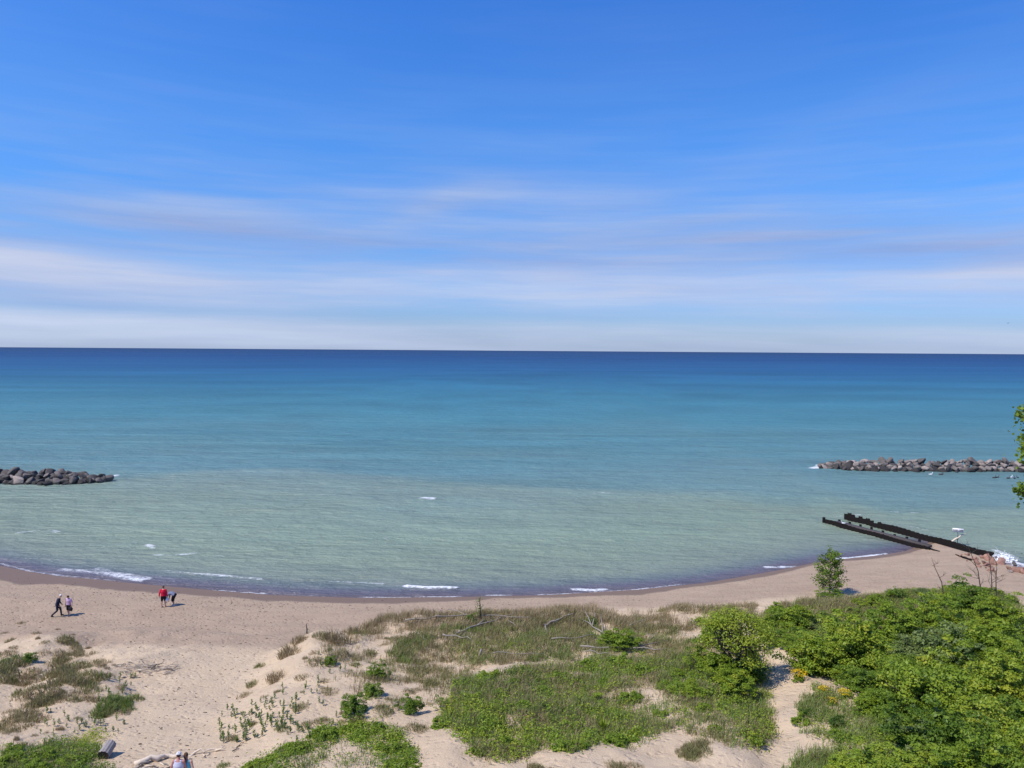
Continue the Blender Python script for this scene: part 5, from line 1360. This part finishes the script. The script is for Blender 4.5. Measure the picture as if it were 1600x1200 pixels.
def person(loc, rz, label, J, sk, top, bottom, hair, shoes=None, extra=None, sc=1.0, girth=1.0, bare=False, torso_dir=None):
    """top = (material, sleeve 0..2, name); bottom = (material, leg 0..2, name); hair = (material, style)"""
    root = obj('person', None, None, loc, (0, 0, rz), (sc, sc, sc)); tag(root, label, 'person')
    g = girth; X = (1, 0, 0)
    def torso(e, mb, a=0):
        mb.tube([J['pelvis'] - (J['waist'] - J['pelvis']) * .7, J['pelvis'], J['waist'], J['chest'], J['collar'], J['neck'] - (J['neck'] - J['collar']) * .2],
                [(.10 * g + e, .09 * g + e), (.165 * g + e, .12 * g + e), (.145 * g + e, .11 * g + e), (.17 * g + e, .125 * g + e), (.13 * g + e, .085 * g + e), (.058 + e * .5, .058 + e * .5)], 14, side=X)
    def arm(n, e, mb, lvl):
        s, el, wr, ha = (J[k + n] for k in ('sh', 'el', 'wr', 'ha'))
        mb.ball(s, .066 + e, 10, 7); P = [J['collar'] * .6 + s * .4, s, s * .5 + el * .5]; Rr = [.06 + e, .06 + e, .05 + e]
        if lvl >= 1: P += [el]; Rr += [.043 + e]
        if lvl >= 2: P += [el * .6 + wr * .4, wr]; Rr += [.042 + e, .029 + e]
        mb.tube(P, Rr, 10)
    def leg(n, e, mb, lvl):
        h, k, a = (J[q + n] for q in ('hip', 'kn', 'an')); P = [h + V3(0, 0, .03), h * .7 + k * .3]; Rr = [.088 * g + e, .084 * g + e]
        if lvl == 0: P += [h * .45 + k * .55]; Rr += [.074 + e * 1.6]
        if lvl >= 1: P += [k]; Rr += [.056 + e]
        if lvl >= 1.4 and lvl < 2: P += [k * .7 + a * .3]; Rr += [.058 + e]
        if lvl >= 2: P += [k * .65 + a * .35, a]; Rr += [.055 + e, .038 + e]
        mb.tube(P, Rr, 11)
    mb = MB(); torso(0, mb)
    hd = J['head']; nk = J['neck']; ax = hd - nk; ax = ax / np.linalg.norm(ax); face = J.get('face', V3(0, 1, 0)); face = face - ax * face.dot(ax); face /= np.linalg.norm(face); sd = np.cross(face, ax)
    mb.tube([J['collar'], nk, hd - ax * .06], [.07, .054, .055], 10)
    mb.ball(hd + ax * .025 - face * .012, (.076, .092, .095), 14, 10); mb.ball(hd - ax * .05 + face * .03, (.056, .058, .062), 12, 8)
    for n in 'lr':
        arm(n, 0, mb, 2); w_, h_ = J['wr' + n], J['ha' + n]; mb.tube([w_, w_ * .5 + h_ * .5, h_], [(.026, .024), (.042, .02), (.042, .018)], 9, side=(0, 1, 0))
        leg(n, 0, mb, 2); mb.tube([J['an' + n] + V3(0, -.045, -.045), J['an' + n] * .5 + J['to' + n] * .5 + V3(0, 0, .005), J['to' + n]], [(.034, .034), (.042, .036), (.035, .02)], 9, side=(1, 0, 0))
    body = remesh(mb.mesh('b', None, False, False), .011, sk, 'body')
    ft = MB()
    ft.tube([hd + face * .075 + ax * .012, hd + face * .098 - ax * .028], [.008, .015], 7)                     # nose
    for s in (-1, 1):
        ft.ball(hd + sd * s * .08 - ax * .015 - face * .012, (.013, .022, .03), 8, 6); ft.ball(hd + sd * s * .031 + face * .079 + ax * .014, .0125, 8, 6)      # ears, eyes
    ft.tube([hd + face * .079 - ax * .062 - sd * .022, hd + face * .087 - ax * .062, hd + face * .079 - ax * .062 + sd * .022], [.005, .009, .005], 6)
    join_mesh(body, ft, sk)
    for n in 'lr': join_mesh(body, fingers(J, n, J.get('curl' + n, .7)), sk)
    body.polygons.foreach_set('use_smooth', np.ones(len(body.polygons), bool)); obj('body', body, root)
    mb = MB()
    e = .016
    mb.tube([J['pelvis'] - (J['waist'] - J['pelvis']) * .25, J['pelvis'] + (J['waist'] - J['pelvis']) * .2, J['waist'], J['chest'], J['collar'] + (J['neck'] - J['collar']) * (.35 if not bare else -.1)],
            [(.178 * g + e, .13 * g + e), (.172 * g + e, .128 * g + e), (.155 * g + e, .12 * g + e), (.175 * g + e, .13 * g + e), (.125 * g + e, .085 * g + e)], 16, side=X)
    if top[1] > 0:
        for n in 'lr': arm(n, e, mb, 2 if top[1] == 2 else 1 if top[1] == 1 else 0)
    else:
        for s in 'lr': mb.tube([J['chest'] * .5 + J['sh' + s] * .5, J['collar'] * .45 + J['sh' + s] * .55 + V3(0, 0, .025), J['collar'] * .5 + J['sh' + s] * .5 + V3(0, -.06, 0)], [.07, .055, .06], 8)
    obj(top[2], remesh(mb.mesh('t', None, False, False), .014, top[0], top[2], 4), root)
    mb = MB()
    mb.tube([J['pelvis'] - (J['waist'] - J['pelvis']) * .72, J['pelvis'] - (J['waist'] - J['pelvis']) * .4, J['pelvis'], J['pelvis'] * .3 + J['waist'] * .7], [(.12 * g + e, .105 * g + e), (.16 * g + e, .13 * g + e), (.176 * g + .014, .134 * g + .014), (.15 * g + .01, .118 * g + .01)], 14, side=X)
    for n in 'lr': leg(n, .018, mb, bottom[1])
    obj(bottom[2], remesh(mb.mesh('p', None, False, False), .014, bottom[0], bottom[2], 4), root)
    mb = MB(); c = hd + ax * .035 - face * .022
    mb.ball(c, (.084, .098, .096), 14, 10)
    if hair[1] == 'long':
        mb.tube([c - face * .03, c - face * .075 - ax * .06, nk - face * .085 - ax * .02, nk - face * .10 - ax * .12, nk - face * .10 - ax * .2], [(.07, .05), (.06, .045), (.04, .035), (.03, .03), (.012, .012)], 9, side=X)
    if hair[1] == 'bob': mb.tube([c - face * .02, c - face * .055 - ax * .08, c - face * .05 - ax * .13], [(.085, .07), (.08, .05), (.05, .03)], 10, side=X)
    hm = mb.mesh('hair', hair[0], True)
    # the face stays free: drop hair in front of and below the hair line
    import bmesh
    bm = bmesh.new(); bm.from_mesh(hm); kill = [v for v in bm.verts if (np.array(v.co) - hd).dot(face) > .055 and (np.array(v.co) - hd).dot(ax) < .06 or ((np.array(v.co) - hd).dot(ax) < -.03 and (np.array(v.co) - hd).dot(face) > -.02)]
    bmesh.ops.delete(bm, geom=kill, context='VERTS'); bm.to_mesh(hm); bm.free(); obj('hair', hm, root)
    if shoes:
        for n in 'lr':
            mb = MB(); a, t = J['an' + n], J['to' + n]; mb.tube([a + V3(0, -.06, -.04), a + V3(0, -.02, -.035), a * .5 + t * .5, t + (t - a) * .12], [(.038, .04), (.05, .052), (.052, .044), (.04, .026)], 10, side=(1, 0, 0)); obj('shoe', mb.mesh('shoe', shoes, True), root)
    if extra == 'cap':
        capm = cloth('cap_cloth', (.62, .60, .62)); mb = MB(); cc = hd + ax * .055 - face * .012; mb.ball(cc, (.094, .108, .08), 14, 10); mb.tube([cc + face * .08 - ax * .02, cc + face * .185 - ax * .035], [(.07, .008), (.055, .006)], 10, side=X)
        me = mb.mesh('cap', capm, True); bm = bmesh.new(); bm.from_mesh(me); bmesh.ops.delete(bm, geom=[v for v in bm.verts if (np.array(v.co) - cc).dot(ax) < -.045], context='VERTS'); bm.to_mesh(me); bm.free(); obj('cap', me, root)
    return root


def world_pt(root, q): return root.matrix_basis @ Vector(q)


NAVY = cloth('navy_jacket', (.018, .02, .045)); JEAN = cloth('dark_jeans', (.015, .018, .04)); PINK = cloth('pink_top', (.52, .36, .50)); BLACK = cloth('black_cloth', (.014, .012, .016)); RED = cloth('red_jacket', (.56, .012, .045))
BLUG = cloth('blue_grey_top', (.17, .19, .28)); WHT = cloth('pale_tank_top', (.50, .50, .60)); TURQ = cloth('turquoise_top', (.11, .46, .58)); HWHITE = cloth('white_hair', (.78, .74, .70)); HBR = cloth('brown_hair', (.10, .055, .03)); HDK = cloth('dark_hair', (.02, .015, .012))
HGR = cloth('short_brown_hair', (.09, .06, .045)); SHOE = cloth('pale_shoe', (.6, .56, .52)); SHDK = cloth('dark_shoe', (.02, .02, .022)); SHORT = cloth('grey_shorts', (.10, .10, .12))

# 1 man striding along the beach
J = std_pose(); lean = V3(0, .12, 0)
for k, f in (('waist', .25), ('chest', .7), ('collar', 1.1), ('neck', 1.35), ('head', 1.8)): J[k] = J[k] + lean * f
for n in 'lr': J['sh' + n] = J['sh' + n] + lean * 1.05
J['elr'] = V3(.27, -.02, 1.16); J['wrr'] = V3(.26, .10, .93); J['har'] = V3(.25, .15, .85); J['ell'] = V3(-.27, .14, 1.15); J['wrl'] = V3(-.27, .26, .93); J['hal'] = V3(-.26, .31, .86)
J['knr'] = V3(.10, -.02, .50); J['anr'] = V3(.10, -.42, .14); J['tor'] = V3(.11, -.28, .03); J['knl'] = V3(-.10, .22, .53); J['anl'] = V3(-.10, .26, .09); J['tol'] = V3(-.11, .44, .035)
p = hit(90, 963); P1 = person(p, R(-62), 'person in a dark navy jacket and jeans with white hair striding to the right', J, SKIN, (NAVY, 2, 'jacket'), (JEAN, 2, 'trousers'), (HWHITE, 'short'), SHDK, sc=1.0, girth=1.08)
# 2 woman walking towards the viewer
J = std_pose(); J['head'] = J['head'] + V3(0, .05, -.02); J['face'] = V3(.1, 1, -.5)
J['ell'] = V3(-.29, -.06, 1.16); J['wrl'] = V3(-.36, .06, .95); J['hal'] = V3(-.39, .10, .87); J['knl'] = V3(-.10, .08, .50); J['anl'] = V3(-.10, .10, .085); J['tol'] = V3(-.11, .27, .03); J['anr'] = V3(.10, -.12, .10); J['tor'] = V3(.12, .04, .03)
p = hit(107.5, 962); P2 = person(p, R(168), 'person in a pale pink top and black knee length trousers carrying a dark bag', J, SKIN, (PINK, 1, 'top'), (BLACK, 1, 'trousers'), (HBR, 'bob'), None, sc=.965, girth=1.14)
def bag(name, root, hand, sz, mat, label, rot=.3):
    q = world_pt(root, hand); mb = MB(); mb.tube([(0, 0, -sz[2]), (0, 0, -sz[2] * .75), (0, 0, -sz[2] * .3), (0, 0, -.07)], [(sz[0] * .4, sz[1] * .4), (sz[0] * .55, sz[1] * .55), (sz[0] * .5, sz[1] * .5), (sz[0] * .12, sz[1] * .2)], 10, side=(1, 0, 0))
    r_ = obj(name, None, None, q, (0, rot, root.rotation_euler[2])); obj('bag_body', mb.mesh('bag_body', mat, True), r_)
    mb = MB(); mb.tube([(-.03, 0, -.1), (-.025, 0, -.02), (0, 0, 0.012), (.025, 0, -.02), (.03, 0, -.1)], [.008] * 5, 6); obj('handle', mb.mesh('handle', mat, True), r_); return tag(r_, label, 'bag')
bag('tote_bag', P2, (-.405, .12, .83), (.34, .2, .34), BLACK, 'black bag hanging from the hand of the person in the pale pink top', -.5)
# 3 red jacket, seen from behind
J = std_pose(); J['elr'] = V3(.27, .0, 1.16); J['wrr'] = V3(.26, .06, .92); J['har'] = V3(.25, .08, .83); J['ell'] = V3(-.30, -.03, 1.15); J['wrl'] = V3(-.33, -.0, .90); J['hal'] = V3(-.335, .02, .81); J['anl'] = V3(-.13, -.04, .085); J['anr'] = V3(.12, .05, .085); J['tor'] = V3(.14, .22, .03); J['knr'] = V3(.11, .06, .5); J['knl'] = V3(-.12, 0, .5)
p = hit(255.5, 949); P3 = person(p, R(6), 'person in a bright red jacket and black shorts seen from behind', J, SKIN, (RED, 2, 'jacket'), (BLACK, 1, 'shorts'), (HGR, 'short'), None, sc=1.04, girth=1.2)
bag('carrier_bag', P3, (.25, .09, .80), (.34, .22, .36), mW, 'white bag held by the person in the bright red jacket', .1)
# 4 bending down
J = std_pose(); J['pelvis'] = V3(0, -.12, .90); J['waist'] = V3(0, .05, 1.00); J['chest'] = V3(0, .26, 1.00); J['collar'] = V3(0, .42, .93); J['neck'] = V3(0, .48, .89); J['head'] = V3(0, .59, .80); J['face'] = V3(0, .2, -1)
for s, n in ((-1, 'l'), (1, 'r')):
    J['sh' + n] = V3(.18 * s, .40, .90); J['el' + n] = V3(.2 * s, .46, .60); J['wr' + n] = V3(.16 * s, .48, .34); J['ha' + n] = V3(.15 * s, .50, .25); J['hip' + n] = V3(.095 * s, -.12, .87); J['kn' + n] = V3(.12 * s, .03, .48); J['an' + n] = V3(.13 * s, -.08 + .1 * s, .085); J['to' + n] = V3(.15 * s, .1 + .1 * s, .03)
p = hit(270.5, 946); P4 = person(p, R(82), 'person in a blue grey top and black trousers bending down to the sand', J, SKIN, (BLUG, 1, 'top'), (BLACK, 1.5, 'trousers'), (HDK, 'short'), SHOE, sc=1.02, girth=1.12)
# 5 and 6, the couple at the bottom edge, seen from behind
J = std_pose(); J['elr'] = V3(.26, .02, 1.15); J['wrr'] = V3(.25, .08, .90); J['har'] = V3(.24, .10, .81); J['ell'] = V3(-.28, -.03, 1.14); J['wrl'] = V3(-.29, .05, .9); J['hal'] = V3(-.29, .08, .81); J['anr'] = V3(.11, -.16, .10); J['tor'] = V3(.12, .0, .03); J['anl'] = V3(-.11, .14, .085); J['tol'] = V3(-.12, .32, .03); J['knl'] = V3(-.11, .14, .51)
def ground_under(px, py, hgt):
    """ground point whose head of height hgt shows at px, py"""
    for yy in np.arange(24, 60, .05):
        d_ = ray(px, py); t = yy / d_[1]; q = EYE + d_ * t
        if q[2] <= hz(q[0], q[1]) + hgt: return (q[0], q[1], hz(q[0], q[1]))
p = ground_under(279, 1177, 1.80); P5 = person(p, R(4), 'person in a pale cap and whitish sleeveless shirt seen from behind at the bottom edge', J, SKINR, (WHT, 0, 'shirt'), (SHORT, 1, 'shorts'), (HDK, 'short'), SHDK, 'cap', sc=1.03, girth=1.12, bare=True)
J = std_pose(); J['head'] = J['head'] + V3(-.03, .01, 0); J['elr'] = V3(.30, -.08, 1.17); J['wrr'] = V3(.36, .05, .94); J['har'] = V3(.37, .10, .86); J['anl'] = V3(-.1, -.14, .1); J['tol'] = V3(-.11, .03, .03); J['anr'] = V3(.1, .14, .085); J['tor'] = V3(.11, .31, .03); J['knr'] = V3(.1, .13, .5)
p = ground_under(291.5, 1177.5, 1.70); P6 = person(p, R(-3), 'person with long brown hair in a turquoise strap top, seen from behind', J, SKIN, (TURQ, 0, 'top'), (BLACK, 0, 'shorts'), (HBR, 'long'), SHDK, sc=.97, girth=.98, bare=True)
